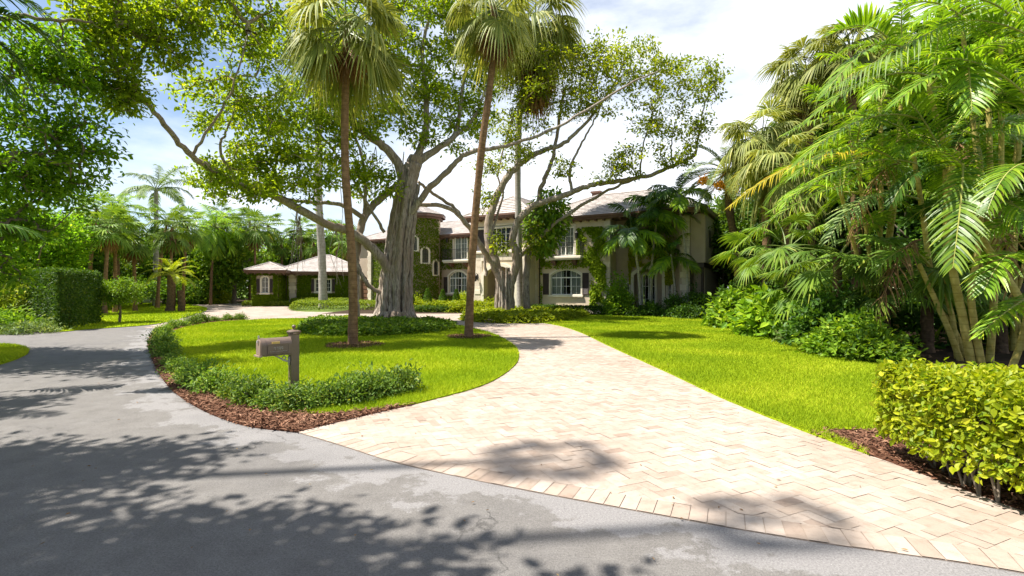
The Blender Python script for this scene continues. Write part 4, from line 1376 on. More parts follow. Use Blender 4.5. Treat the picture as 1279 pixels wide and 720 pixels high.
def build_ground():
    rng = np.random.default_rng(21)
    m = M(); m.add([[-400, -120, -.03], [400, -120, -.03], [400, 500, -.03], [-400, 500, -.03]], [[0, 1, 2, 3]])
    struct(m.build('ground', MT['ground']))
    # road: one fine grid, wear along the paver line as a point attribute
    xs = np.arange(-36, 10.01, .35); ys = np.arange(-14, 31, .35)
    X, Y = np.meshgrid(xs, ys); nx = len(xs)
    V = np.c_[X.ravel(), Y.ravel(), np.zeros(X.size)]
    i, j = np.meshgrid(np.arange(nx - 1), np.arange(len(ys) - 1)); a = (j * nx + i).ravel()
    m = M(); m.add(V, np.stack([a, a + 1, a + nx + 1, a + nx], -1))
    ro = m.build('road', MT['asphalt'], smooth=True); struct(ro)
    line = np.vstack([DRIVE_EDGE, MULCH_OUT]); dd = np.full(len(V), 9.)
    for k in range(len(line) - 1):
        p, q = line[k], line[k + 1]; ab = q - p; t = np.clip(((V[:, :2] - p) @ ab) / max(ab @ ab, 1e-9), 0, 1)
        dd = np.minimum(dd, np.linalg.norm(V[:, :2] - p - t[:, None] * ab, axis=1))
    at = ro.data.attributes.new('wear', 'FLOAT', 'POINT'); at.data.foreach_set('value', np.clip(.42 - dd * .36, -1, 1).astype(np.float32))
    m = M(); prism(m, DRIVE, .001, .005, mi=0); struct(m.build('driveway_base', MT['joint']))
    struct(pavers(DRIVE, DRIVE_EDGE, rng).build('driveway', MT['paver']))
    m = M(); prism(m, COURT, .001, .004, mi=0); struct(m.build('courtyard_base', MT['joint']))
    pm = M(); ctr = []
    lo, hi = COURT.min(0), COURT.max(0); W = .3
    for ii in range(int((hi[0] - lo[0]) / (2 * W)) + 2):
        for jj in range(int((hi[1] - lo[1]) / W) + 2):
            ctr.append((lo[0] + ii * 2 * W + (jj % 2) * W, lo[1] + jj * W))
    ctr = np.array(ctr); ctr = ctr[inside(COURT, ctr)]; k = len(ctr)
    hx, hy = W - .01, W / 2 - .01
    V = np.stack([np.c_[ctr[:, 0] + sx * hx, ctr[:, 1] + sy * hy, np.full(k, .010) + rng.normal(size=k) * .001] for sx, sy in ((-1, -1), (1, -1), (1, 1), (-1, 1))], 1).reshape(-1, 3)
    pm.add(V, np.arange(4 * k).reshape(-1, 4), rng.beta(2.4, 1.7, k)); struct(pm.build('courtyard', MT['paver']))
    # lawns
    for nm, poly in (('island_lawn', ISLAND), ('lawn', R_LAWN), ('side_lawn', L_LAWN), ('verge', NEAR_LAWN)):
        m = M(); prism(m, poly, -.01, .035); struct(m.build(nm, MT['lawn']))
    grass('island_grass', ISLAND, 260000, rng); grass('lawn_grass', R_LAWN, 260000, rng)
    grass('side_grass', L_LAWN, 40000, rng, .6); grass('verge_grass', NEAR_LAWN, 16000, rng, .5)
    m = M(); prism(m, np.array([[-36, -14], [-11.2, -14], [-11.2, 2], [-11.8, 7], [-13.6, 10.4], [-20, 14.0], [-36, 17.5]]), -.01, .03); struct(m.build('roadside_verge', MT['lawn']))
    # mulch and soil beds
    m = M(); prism(m, MULCH_BED, -.01, .022); struct(m.build('mulch_bed', MT['mulch'])); chips('mulch', MULCH_BED, 42000, rng, .022)
    hb = np.array([G(1005, 541)[:2], G(1130, 586)[:2], G(1279, 641)[:2], G(1500, 723)[:2], [3.6, 1.0], [7.5, 1.0], [9, 6.8], [7.3, 7.6], [5.6, 6.6], [4.5, 6.2], G(1110, 541)[:2], G(1060, 539)[:2]])
    m = M(); prism(m, hb, -.01, .02); struct(m.build('hedge_bed', MT['mulch']))
    chips('hedge_mulch', hb, 22000, rng, .02)
    for px, py, r in ((441, 433.5, .92), (585, 422.5, .85)):
        c = G(px, py)[:2]; a = np.linspace(0, 6.283, 28, endpoint=False); rr = r * (1 + .08 * np.sin(a * 3) + .05 * np.sin(a * 5 + 1))
        ringp = np.c_[c[0] + rr * np.cos(a), c[1] + rr * np.sin(a)]
        m = M(); prism(m, ringp, .0, .06); struct(m.build('mulch_ring', MT['mulch'])); chips('mulch', ringp, 2600, rng, .06)
    bed = np.vstack([gp([(1075, 446), (1020, 428), (985, 415), (940, 406), (905, 400), (850, 396), (780, 394.5), (700, 394), (640, 392)], 4), np.array([[-14, 36.5], [-14, 60], [60, 60], [60, 9], [9, 7], [7.3, 7.6]])])
    m = M(); prism(m, bed, -.02, .02); struct(m.build('planting_bed', MT['soil']))
    bed2 = np.vstack([gp([(20, 395), (60, 384), (120, 380), (190, 379), (230, 381), (236, 378), (310, 378)], 4), np.array([[-42, 95], [-110, 95], [-110, 24], [-24.5, 24]])])
    m = M(); prism(m, bed2, -.02, .012); struct(m.build('planting_bed', MT['soil']))


# ------------------------------------------------------------------ trees
def banyan():
    rng = np.random.default_rng(31)
    base = G(493, 403)
    t = thing('banyan_tree', 'massive banyan with roped aerial roots on its trunk and low sweeping limbs', 'tree', base)
    w = M(); d = 27.8
    def px(l): return [P(*q) for q in l]
    limbs = []
    core = px([(492, 404, d), (493, 370, d), (496, 330, d), (501, 290, d), (507, 250, d), (514, 215, d), (520, 196, d)])
    limbs.append(limb(w, core, .68, .40, rng, 14, 6, .05, knot=.05))
    # aerial roots fused over the trunk, splaying at the ground
    for k in range(34):
        a = k * 2.4 + rng.normal() * .15; hgt = rng.uniform(.5, 1.0); r0 = rng.uniform(.80, 1.02) * (1.08 if abs(math.cos(a)) > .5 else .9)
        pts = []
        cr = catmull(core, 6); nn = int(len(cr) * hgt)
        tw = rng.normal() * .55
        for i in range(0, nn, 3):
            s = i / len(cr); rr = r0 * (1 - .60 * s ** .55) + .10 * rng.normal() * .25
            if i == 0: rr += .28
            aa = a + tw * s + rng.normal() * .04
            pts.append(cr[i] + [rr * math.cos(aa), rr * math.sin(aa), -.1 if i == 0 else 0])
        if len(pts) > 3:
            rt = rng.uniform(.06, .19)
            limb(w, pts, rt * 1.25, rt * .75, rng, 8, 4, .08, knot=.015)
    for k in range(16):
        a = rng.random() * 6.28
        q = np.array([math.cos(a), math.sin(a), 0])
        limb(w, [base + q * .6 + [0, 0, .55], base + q * 1.0 + [0, 0, .16], base + q * rng.uniform(1.15, 1.55) + [0, 0, -.05]], .17, .06, rng, 7, 4)
    def L(l, r0, r1, n=10): limbs.append(limb(w, px(l), r0, r1, rng, n, 6))
    L([(508, 245, d), (497, 205, 27.5), (478, 182, 27), (455, 165, 26.5), (430, 140, 26), (400, 105, 25), (380, 60, 24.5)], 0.320, 0.096)
    L([(519, 200, d), (530, 172, 28), (533, 140, 28.2), (530, 100, 28.5), (528, 60, 28.5), (537, 15, 28.5)], 0.240, 0.072)
    L([(519, 205, d), (545, 187, 28.3), (566, 172, 28.6), (573, 150, 29), (578, 110, 29.5), (586, 65, 30)], 0.240, 0.064)
    L([(566, 172, 28.6), (590, 150, 29), (604, 120, 29.5), (612, 90, 30)], 0.128, 0.048)
    L([(512, 268, 27.6), (534, 238, 27.4), (560, 213, 27.3), (582, 193, 27.2), (612, 186, 27.2), (645, 179, 27.3), (707, 153, 28), (783, 107, 29), (825, 88, 29.5)], 0.208, 0.040)
    L([(487, 340, 27.4), (470, 315, 26.8), (440, 291, 26), (405, 279, 24.8), (370, 259, 23.6), (330, 239, 22.2), (300, 232, 21), (270, 215, 19.8), (240, 195, 18.6), (210, 162, 17.6), (185, 130, 16.8), (160, 105, 16.2), (130, 70, 15.8)], 0.288, 0.040)
    L([(444, 403, 26.6), (444, 370, 26.6), (443, 330, 26.6), (447, 302, 26.7), (455, 272, 26.9), (475, 248, 27.2), (500, 230, 27.5), (514, 214, 27.7)], 0.216, 0.192)
    L([(447, 330, 26.6), (452, 345, 26.7), (462, 358, 27), (480, 368, 27.4)], 0.104, 0.120)
    L([(454, 272, 26.8), (425, 256, 26), (385, 253, 25), (345, 246, 24), (310, 230, 23.4)], 0.144, 0.040)
    L([(456, 268, 26.9), (456, 240, 26.6), (454, 205, 26.2), (442, 165, 26), (425, 120, 25.6)], 0.128, 0.040)
    L([(480, 290, 27.1), (462, 260, 26.4), (435, 215, 25.8), (410, 180, 25.4), (385, 150, 25)], 0.096, 0.032)
    L([(300, 232, 21), (275, 190, 20.6), (285, 160, 20.8), (300, 120, 21)], 0.072, 0.032)
    L([(240, 195, 18.6), (262, 160, 18.4), (290, 110, 18.8), (310, 40, 19)], 0.064, 0.024)
    L([(185, 130, 16.8), (165, 95, 16.4), (180, 60, 16.4), (210, 20, 16.5)], 0.056, 0.024)
    # hanging thin aerial roots
    for k in range(26):
        q = catmull(px([(440, 291, 26), (405, 279, 24.8), (370, 259, 23.6), (455, 205, 26.2), (478, 182, 27), (560, 213, 27.3)]), 8)[rng.integers(0, 40)]
        tube(w, [q, q + [rng.normal() * .15, rng.normal() * .1, -rng.uniform(.8, 2.0)], q + [rng.normal() * .2, 0, -rng.uniform(2.0, 3.2)]], [.02, .014, .006], 4, False)
    bl = [px_blob(*b) for b in (
        (310, 35, 20.5, 65, 55, 70), (268, 125, 19.5, 50, 45, 46), (330, 150, 22, 60, 60, 62), (345, 215, 22.5, 75, 38, 60), (400, 60, 25, 70, 70, 80), (405, 165, 25, 70, 55, 76),
        (455, 120, 26, 50, 60, 46), (480, 30, 28, 60, 55, 64), (560, 40, 29, 55, 55, 62), (545, 110, 29, 40, 45, 34), (580, 25, 29, 50, 45, 50), (505, 95, 28, 42, 50, 40), (600, 105, 30, 30, 55, 40), (455, 225, 26, 50, 28, 30), (300, 232, 21, 48, 22, 36),
        (262, 215, 19.8, 32, 18, 20), (190, 45, 16.5, 62, 48, 84), (130, 85, 15.8, 42, 50, 60), (230, -30, 17.5, 60, 30, 46), (200, -75, 14.6, 60, 26, 64), (125, -55, 14.2, 60, 26, 60), (255, -80, 15.5, 50, 24, 44), (340, -40, 20.5, 70, 30, 46), (150, 125, 16.2, 34, 22, 24), (215, 15, 16.8, 45, 35, 36), (120, 15, 15.5, 60, 30, 44),  # the highest blobs, out of view, are added to shade the island lawn
        (290, -60, 18, 110, 50, 60), (500, -60, 27, 110, 50, 50), (530, 160, 28, 30, 25, 16), (575, 165, 29, 30, 25, 16))]
    hubs = blob_hubs([(c, r, int(n * 1.15)) for c, r, n in bl], rng)
    a, b = grow(w, limbs, hubs, rng, .012, 5)
    lm = M(); k = a[:, 1] < 21.5; crown_leaves(lm, a[~k], b[~k], rng, 42, .27, .25, .125); crown_leaves(lm, a[k], b[k], rng, 30, .21, .19, .098)
    w.build('trunk', MT['bark_banyan'], t, True, base)
    lm.build('crown', MT['ficus'], t, False, base)


def second_fig():
    rng = np.random.default_rng(32)
    base = G(630, 394.5); d = base[1]
    t = thing('fig_tree', 'spreading fig with forked furrowed trunk and airy yellow green crown reaching over the roof', 'tree', base)
    w = M(); limbs = []
    def L(l, r0, r1, n=10): limbs.append(limb(w, [P(*q) for q in l], r0, r1, rng, n, 6, .06, knot=.03))
    L([(629, 395, d), (629, 375, d), (627, 352, d), (617, 325, d), (610, 288, d), (616, 257, d), (632, 224, d), (652, 203, d - .3), (675, 190, d - .6), (700, 181, d - 1), (723, 163, d - 1.4), (745, 138, d - 1.6), (770, 100, d - 1.8)], 0.475, 0.056, 12)
    L([(634, 390, d), (637, 360, d), (645, 328, d - .3), (641, 295, d - .5), (650, 273, d - .8), (668, 257, d - 1), (700, 246, d - 1.3), (733, 233, d - 1.6), (760, 228, d - 2), (800, 222, d - 2.5), (840, 208, d - 3), (868, 194, d - 3.4)], 0.334, 0.096, 12)
    L([(650, 320, d), (677, 294, d - .4), (710, 267, d - .8), (760, 238, d - 1.2), (790, 225, d - 1.5)], 0.150, 0.080)
    L([(714, 240, d - 1.4), (712, 212, d - 1.4), (723, 187, d - 1.6), (737, 160, d - 1.8), (752, 128, d - 2)], 0.114, 0.040)
    L([(622, 345, d), (612, 325, d - .4), (597, 302, d - .9), (582, 279, d - 1.6), (557, 259, d - 2.5), (520, 256, d - 4)], 0.211, 0.128)
    L([(578, 275, d - 1.8), (565, 258, d - 2.2), (540, 242, d - 3), (522, 227, d - 4)], 0.132, 0.088)
    L([(658, 394, d + .6), (657, 350, d + .6), (660, 317, d + .5), (668, 272, d + .4), (674, 240, d + .2), (684, 216, d), (690, 198, d), (696, 165, d), (706, 110, d)], 0.273, 0.096, 10)
    L([(800, 222, d - 2.5), (802, 190, d - 2.5), (812, 155, d - 2.6), (822, 120, d - 2.6)], 0.070, 0.024)
    L([(840, 208, d - 3), (838, 180, d - 3), (845, 150, d - 3)], 0.062, 0.024)
    L([(868, 194, d - 3.4), (874, 165, d - 3.5), (880, 130, d - 3.6), (895, 100, d - 3.7)], 0.079, 0.024)
    L([(607, 345, d), (607, 315, d), (628, 245, d + .4), (622, 215, d + .5), (640, 150, d + .6), (655, 110, d + .4)], 0.106, 0.040)
    for k in range(12):
        a = k * .55; q = np.array([math.cos(a), math.sin(a), 0])
        limb(w, [base + q * .42 + [.1, 0, .7], base + q * .62 + [.1, 0, .25], base + q * rng.uniform(.8, 1.2) + [0, 0, -.05]], .16, .05, rng, 6, 4)
    for k in range(14):
        a = k * .45; q = np.array([math.cos(a) * .62, math.sin(a) * .62, 0])
        limb(w, [base + q + [0, 0, 0], base + q * .85 + [rng.normal() * .05, 0, 1.2], base + q * .62 + [rng.normal() * .05, 0, 2.4 + rng.random()]], .13, .08, rng, 6, 4, .08)
    bl = [px_blob(b[0], b[1], b[2] - 1, b[3], b[4], b[5], (b[3] + b[4]) * .022) for b in (
        (712, 88, d - 1, 60, 42, 66), (672, 125, d, 42, 45, 44), (755, 75, d - 1.6, 48, 40, 46), (800, 85, d - 2.4, 45, 35, 40), (845, 100, d - 3, 38, 30, 26), (885, 105, d - 3.5, 26, 30, 20),
        (735, 135, d - 1.4, 45, 25, 30), (655, 185, d, 30, 28, 16), (820, 150, d - 2.6, 40, 34, 30), (868, 160, d - 3.4, 26, 30, 18), (800, 195, d - 2.4, 42, 20, 22), (765, 215, d - 1.8, 35, 12, 14), (850, 198, d - 3, 22, 12, 10),
        (630, 160, d, 24, 50, 24), (640, 80, d, 40, 40, 30), (700, 205, d - .6, 18, 20, 9), (610, 205, d - .2, 24, 22, 12), (606, 245, d - .4, 16, 20, 8), (628, 300, d - .6, 14, 24, 8), (668, 300, d + .4, 16, 22, 8))]
    hubs = blob_hubs([(c, r, int(n * 1.05)) for c, r, n in bl], rng)
    a, b = grow(w, limbs, hubs, rng, .012, 5)
    lm = M(); crown_leaves(lm, a, b, rng, 40, .26, .21, .115)
    w.build('trunk', MT['bark_banyan'], t, True, base); lm.build('crown', MT['ficus_light'], t, False, base)


def shade_tree(base, label, limb_pts, blobs, mat, rng, K=60, L=.17, W=.09, spread=.42, r0=.4, name='shade_tree'):
    t = thing(name, label, 'tree', base)
    w = M(); limbs = []
    for pts, a, b in limb_pts:
        limbs.append(limb(w, pts, a, b, rng, 9, 6, knot=.04))
    hubs = blob_hubs(blobs, rng)
    a, b = grow(w, limbs, hubs, rng, .013, 5)
    lm = M(); crown_leaves(lm, a, b, rng, K, spread, L, W)
    w.build('trunk', MT['bark'], t, True, base); lm.build('crown', MT[mat], t, False, base)
    return t


def near_trees():
    rng = np.random.default_rng(33)
    b = np.array([-19.5, 13.0, 0])
    lp = [([b, b + [.1, 0, 2.5], b + [.6, 0, 5.0]], .45, .3)]
    for l, r in ((((-90, 250, 13), (0, 205, 13), (30, 190, 13.2), (70, 192, 13.6)), .16), (((-90, 240, 13), (-20, 130, 13.4), (20, 90, 14), (70, 40, 15)), .16), (((-120, 200, 13), (-20, 35, 13), (60, 25, 13.5), (115, 28, 14)), .12), (((-80, 270, 13), (-10, 280, 13.4), (30, 275, 13.8), (60, 290, 14)), .10)):
        lp.append(([b + [.6, 0, 4.6]] + [P(*q) for q in l], r, .03))
    bl = [px_blob(*q) for q in ((20, 190, 13.4, 70, 60, 62), (75, 150, 14, 55, 50, 46), (108, 185, 14.4, 34, 38, 22), (55, 235, 14, 60, 34, 44), (30, 60, 14, 60, 40, 46), (20, 290, 14, 45, 34, 34), (75, 95, 14.6, 50, 30, 36), (0, 340, 14, 36, 24, 18), (-80, 130, 13.5, 70, 110, 70), (-60, 270, 13.5, 60, 50, 40))]
    shade_tree(b, 'dense shade tree leaning in over the road beside the tall clipped hedge', lp, bl, 'shade_leaf', rng, 36, .165, .085, .24)
    # street trees round the place the picture was taken from: their crowns shade the asphalt
    def shaded(gx, gy, z, r, n):
        o = z / math.tan(SUN_EL); return (np.array([gx - SUN_DIR[0] * o, gy - SUN_DIR[1] * o, z]), np.array(r, float), n)
    b = np.array([-12.4, 1.0, 0]); k0 = b + [.1, .8, 5.3]
    bl = [shaded(*q) for q in ((-1.6, 3.0, 8.8, (1.6, .8, .6), 34), (-4.6, 3.7, 9, (1.8, 1.2, .8), 56), (-7.6, 4.6, 9.2, (2.0, 1.5, 1.0), 70), (-10.6, 4.4, 9.2, (2.2, 2.0, 1.0), 80), (-4.8, 5.3, 9.3, (1.8, .7, .7), 40), (-8.6, 5.8, 9.3, (1.8, .8, .7), 44), (-2.2, 3.5, 8.6, (1.2, .5, .5), 22), (-9.6, 7.4, 9.6, (2.2, 1.3, .9), 60), (-2.8, 1.4, 8.8, (2.2, 1.3, .9), 50), (.6, 2.4, 8.4, (1.3, .5, .5), 18), (-6.5, 1.2, 9.4, (3, 1.6, 1.1), 70))]
    lp = [([b, b + [.2, .2, 3], b + [.1, .8, 5.6]], .42, .3)]
    for q in bl[:5] + bl[6:10]:
        lp.append(([k0, k0 * .45 + q[0] * .55 + [0, 0, .3], q[0]], .16, .05))
    shade_tree(b, 'broad street tree whose crown dapples the asphalt with shade', lp, bl, 'shade_leaf', rng, 60, .20, .11, .27)
    b = np.array([-22.0, 8.5, 0]); k0 = b + [.4, .6, 4.8]
    bl = [shaded(*q) for q in ((-13, 8.6, 9, (2.4, 2.0, 1.0), 80), (-12.2, 12.2, 9.2, (2.6, 1.4, .9), 70), (-8.6, 12.0, 9.8, (2.0, 1.2, .7), 46), (-15.5, 14.5, 8.6, (2.2, 1.6, 1.2), 60), (-16.5, 10.5, 8.4, (2.4, 2.2, 1.2), 70))]
    lp = [([b, b + [.2, .2, 3], b + [.4, .6, 5.0]], .4, .28)]
    for q in bl:
        lp.append(([k0, k0 * .5 + q[0] * .5 + [0, 0, .5], q[0]], .15, .05))
    shade_tree(b, 'street tree by the road bend, its crown shading the far asphalt', lp, bl, 'shade_leaf', rng, 56, .20, .11, .34)


def road_palms():
    rng = np.random.default_rng(41)
    for i, (h, dx, dy) in enumerate(((27.0, .5, 5.5), (26.0, 2.25, 4.05))):
        off = h / math.tan(SUN_EL); bx, by = dx - off * SUN_DIR[0], dy - off * SUN_DIR[1]
        t = thing('fan_palm', ('very tall fan palm across the road whose head shades the middle of the drive entrance', 'very tall fan palm across the road whose head shades the paver edge')[i], 'palm', (bx, by, 0), 0, 'fan palms across the road')
        palm_trunk(t, [(0, 0, 0), (.1, 0, h * .5), (0, 0, h)], .10, .07, MT['palm_bark'], rng)
        crown_fronds(t, 'fan', 16, (0, 0, h), rng, (.34, .26)[i], -45, 75)


def lawn_palms():
    rng = np.random.default_rng(34)
    b = G(441, 433); top = P(433, 34, b[1] + .3)
    t = thing('fan_palm', 'fan palm with ringed orange brown trunk in a mulch circle, its head before the banyan', 'palm', b, 0, 'fan palms on the island lawn')
    palm_trunk(t, [(0, 0, 0), P(440, 330, b[1]) - b, P(431, 200, b[1] + .1) - b, top - b], .15, .115, MT['palm_bark'], rng, 1.25)
    crown_fronds(t, 'fan_grey', 34, top - b, rng, 1.12, -58, 78)
    for i in range(12):
        child('dead_frond', FR['dead'][i % 3][1], t, top - b + [0, 0, -.25], (rng.normal() * .1, 0, i * 2.4), .8 * rng.uniform(.8, 1.05))
    b = G(585, 423); top = P(617, 8, b[1] - .2)
    t = thing('fan_palm', 'leaning fan palm with slim pale trunk, rooted in mulch between the banyan and the drive', 'palm', b, 0, 'fan palms on the island lawn')
    palm_trunk(t, [(0, 0, 0), P(590, 320, b[1]) - b, P(600, 200, b[1]) - b, P(614, 90, b[1]) - b, top - b], .155, .115, MT['palm_bark'], rng, 1.2)
    crown_fronds(t, 'fan_grey', 28, top - b, rng, 1.0, -56, 78)
    for i in range(20):
        child('dead_frond', FR['dead'][i % 3][1], t, top - b + [0, 0, -.3 - .5 * rng.random()], (rng.normal() * .1, 0, i * 2.4), .85 * rng.uniform(.8, 1.05))
    b = G(650, 393); b[1] = 35.6; b[0] = (650 - CX) / F * 35.6; top = P(668, 30, 34.0)
    t = thing('fan_palm', 'tall grey trunked fan palm between the fig stems with a brown skirt of dead fronds', 'palm', b)
    palm_trunk(t, [(0, 0, 0), P(648, 300, 35.6) - b, P(648, 160, 35.2) - b, top - b], .24, .2, MT['palm_grey'], rng, 1.3)
    crown_fronds(t, 'fan_grey', 36, top - b, rng, 1.9, -52, 75)
    for i in range(40):
        child('dead_frond', FR['dead'][i % 3][1], t, top - b + [0, 0, -1.0 - 2.4 * rng.random()], (rng.normal() * .12, 0, i * 2.4), 1.5 * rng.uniform(.8, 1.15))
    b = G(405, 381); b[1] = 47.0; b[0] = (404 - CX) / F * 47; top = P(398, 110, 46)
    t = thing('royal_palm', 'smooth white trunked royal palm standing in the low hedge island before the pavilion', 'palm', b)
    palm_trunk(t, [(0, 0, 0), P(402, 320, 47) - b, P(398, 240, 46.6) - b, top - b], .40, .30, MT['palm_grey'], rng, 1.15)
    crown_fronds(t, 'royal', 14, top - b, rng, 1.25, -30, 75)


def small_house_palms():
    rng = np.random.default_rng(35)
    for lab, px, py, d, hx, hy, n, key, sc, tr in (
        ('dark green feather palm with bent stem growing against the recessed wall', 800, 393, 33.5, 790, 288, 18, 'lush', 1.1, .11),
        ('slim palm with bright crown in front of the arched porch', 812, 393, 33.8, 822, 262, 17, 'lush', 1.0, .09),
        ('tall thin palm beside the end quoin with crown above the eave', 860, 391, 32.6, 846, 242, 17, 'lush', .98, .09),
        ('short leaning palm below the two taller ones by the end quoin', 844, 392, 33.2, 838, 318, 13, 'lush', .8, .08)):
        b = np.array([(px - CX) / F * d, d, 0.0]); top = P(hx, hy, d)
        t = thing('feather_palm', lab, 'palm', b, 0, 'palms planted before the mansion')
        palm_trunk(t, [(0, 0, 0), (top - b) * [.25, .2, .5], top - b], tr, tr * .7, MT['palm_grey'], rng, 1.3, n=8)
        crown_fronds(t, key, n, top - b, rng, sc, -40, 78)


def right_palms():
    rng = np.random.default_rng(36)
    # fan palms with skirts
    for lab, px, py, d, sc, n in (
        ('tall fan palm with shaggy grey head, the one whose crown clears the areca fronds', 1008, 88, 26.5, 1.2, 40), ('fan palm with drooping grey skirt behind the orange fruited date palm', 952, 168, 26.0, 1.15, 40), ('fan palm head half hidden in the areca fronds above the others', 1062, 60, 24.0, 1.15, 34),
        ('fan palm with yellowing skirt between the two taller shaggy ones', 978, 205, 23.0, 1.15, 32)):
        top = P(px, py, d); b = np.array([top[0] + .4, d, 0])
        t = thing('fan_palm', lab, 'palm', b, 0, 'shaggy fan palms beyond the lawn')
        palm_trunk(t, [(0, 0, 0), (top - b) * [.5, .5, .5], top - b], .22, .17, MT['palm_bark'], rng, 1.3)
        crown_fronds(t, 'fan_grey', n, top - b, rng, sc, -68, 72)
        for i in range(10):
            child('dead_frond', FR['dead'][i % 3][1], t, top - b + [0, 0, -.5], (rng.normal() * .1, 0, i * 2.4), sc * .9)
    # date palm with fruit
    d = 30.0; b = np.array([(926 - CX) / F * d, d, 0]); top = P(908, 212, d)
    t = thing('date_palm', 'date palm with hanging orange fruit at the end of the mansion', 'palm', b)
    palm_trunk(t, [(0, 0, 0), P(920, 320, d) - b, P(911, 260, d) - b, top - b], .24, .2, MT['boot'], rng, 1.2)
    crown_fronds(t, 'phoenix', 30, top - b, rng, 1.15, -45, 80)
    for k, (px, py) in enumerate(((900, 232), (880, 226), (916, 236))):
        m = M(); c = P(px, py, d - .6) - b
        for i in range(150):
            q = c + np.clip(rng.normal(size=3), -1.7, 1.7) * [.2, .16, .13]
            lathe(m, [(.001, .05), (.04, .03), (.045, -.01), (.001, -.05)], 5, q)
        tube(m, [top - b, c + [0, 0, .4], c], [.03, .03, .02], 5)
        m.build('fruit_bunch', MT['orange_fruit'], t)
    # areca clump with cane stems
    b = G(1218, 452)
    t = thing('areca_palm_clump', 'areca palm clump with bare ringed canes fanning out behind the yellow hedge', 'palm')
    t.location = b; d0 = b[1]
    canes = [([(1213, 453, 12.4), (1203, 400, 12.4), (1187, 320, 12.3), (1183, 255, 12.3), (1190, 205, 12.2)], .10), ([(1226, 453, 12.3), (1216, 400, 12.3), (1213, 362, 12.2), (1221, 316, 12.0), (1226, 250, 11.9)], .085),
             ([(1236, 449, 12.7), (1242, 355, 12.8), (1238, 260, 12.8), (1234, 120, 12.8)], .085), ([(1200, 449, 12.8), (1184, 410, 12.9), (1165, 368, 13), (1148, 330, 13)], .075), ([(1206, 440, 13.4), (1188, 405, 13.4), (1168, 372, 13.5), (1150, 250, 13.5), (1140, 190, 13.5)], .08),
             ([(1264, 459, 11.8), (1276, 425, 11.8), (1284, 380, 11.7), (1290, 300, 11.6)], .075), ([(1330, 470, 11.3), (1279, 382, 11.6), (1250, 335, 11.8), (1228, 300, 11.9), (1215, 262, 12)], .09), ([(1196, 446, 13.2), (1190, 400, 13.3), (1182, 350, 13.3), (1180, 180, 13.3)], .07)]
    for pts, r in canes:
        m = M(); p = catmull([P(*q) if i else np.r_[P(*q)[:2], 0] for i, q in enumerate(pts)], 9)
        tube(m, p, r * (1 - .3 * np.linspace(0, 1, len(p))), 10, True, .5, 0, .015, rng); m.build('cane', MT['cane'], t, True, b)
    def hero(a, c, e, mat='feather', nl=40, ll=.6, wd=.024, v=.3, dr=.45, tgt=t, org=b, r0=.028):
        m = feather_frond(rng, bez=(P(*a), P(*c), P(*e)), nl=nl, ll=ll, wd=wd, v=v, droop=dr, t0=.05, r0=r0)
        m.build('frond', [MT[mat], MT['rachis']], tgt, False, org)
    hero((1290, -14, 12), (1165, 30, 12), (1036, 112, 12), 'feather_blue', 56, .72, .022, .1, .9)
    hero((1112, 52, 13), (1085, 18, 13), (1040, 42, 13), 'feather', 30, .85, .035, .5, .2)
    hero((1185, 215, 13), (1150, 120, 12.8), (1090, 92, 12.6), 'feather', 40, .72, .03, .45, .3)
    hero((1206, 62, 11.6), (1211, 85, 11.0), (1214, 138, 10.6), 'feather', 32, .62, .026, .2, .35)
    hero((1203, 205, 11.6), (1203, 240, 10.9), (1190, 335, 10.4), 'feather', 40, .72, .028, .25, .35)
    hero((1105, 195, 15), (1010, 175, 14.6), (912, 258, 14.2), 'feather_yellow', 46, .70, .026, .3, .55)
    hero((1135, 165, 14), (1060, 120, 13.6), (980, 168, 13.2), 'feather', 42, .7, .026, .3, .5)
    hero((1125, 205, 14), (1060, 155, 13.6), (990, 222, 13.2), 'feather', 42, .72, .028, .3, .5)
    hero((1120, 235, 15), (1040, 205, 14.6), (916, 312, 14.4), 'feather', 46, .7, .028, .3, .55)
    hero((1150, 250, 13.5), (1075, 220, 13), (1035, 300, 12.6), 'feather_blue', 40, .7, .028, .3, .5)
    hero((1300, 140, 11), (1232, 55, 11), (1150, 78, 11), 'feather', 42, .7, .028, .3, .5)
    hero((1310, 60, 11), (1240, 10, 11), (1172, 32, 11.3), 'feather', 42, .66, .026, .3, .5)
    hero((1310, 215, 10.5), (1262, 180, 10.2), (1234, 262, 9.9), 'feather', 36, .62, .026, .3, .45)
    hero((1300, 250, 11), (1262, 225, 10.8), (1232, 240, 10.6), 'feather_dark', 34, .6, .03, .25, .5)
    hero((1160, 330, 13.2), (1130, 290, 13), (1095, 340, 12.8), 'feather', 34, .6, .024, .3, .5)
    hero((1240, 120, 12.8), (1260, 60, 12.4), (1285, 110, 12), 'feather', 36, .66, .026, .3, .5)
    hero((1300, 365, 11.2), (1262, 380, 10.9), (1222, 420, 10.7), 'feather', 30, .5, .026, .3, .45)
    for i, (px, py, d) in enumerate(((1190, 205, 12.2), (1226, 250, 11.9), (1234, 120, 12.8), (1140, 190, 13.5), (1180, 180, 13.3), (1290, 300, 11.6))):
        for k in range(5):
            a = k * 2.4 + i; lib = FR['feather'] if (k + i) % 4 else FR['feather_dark']
            child('frond', lib[min(4, k)][1], t, P(px, py, d) - b, (rng.normal() * .15, 0, a), rng.uniform(.6, .85))
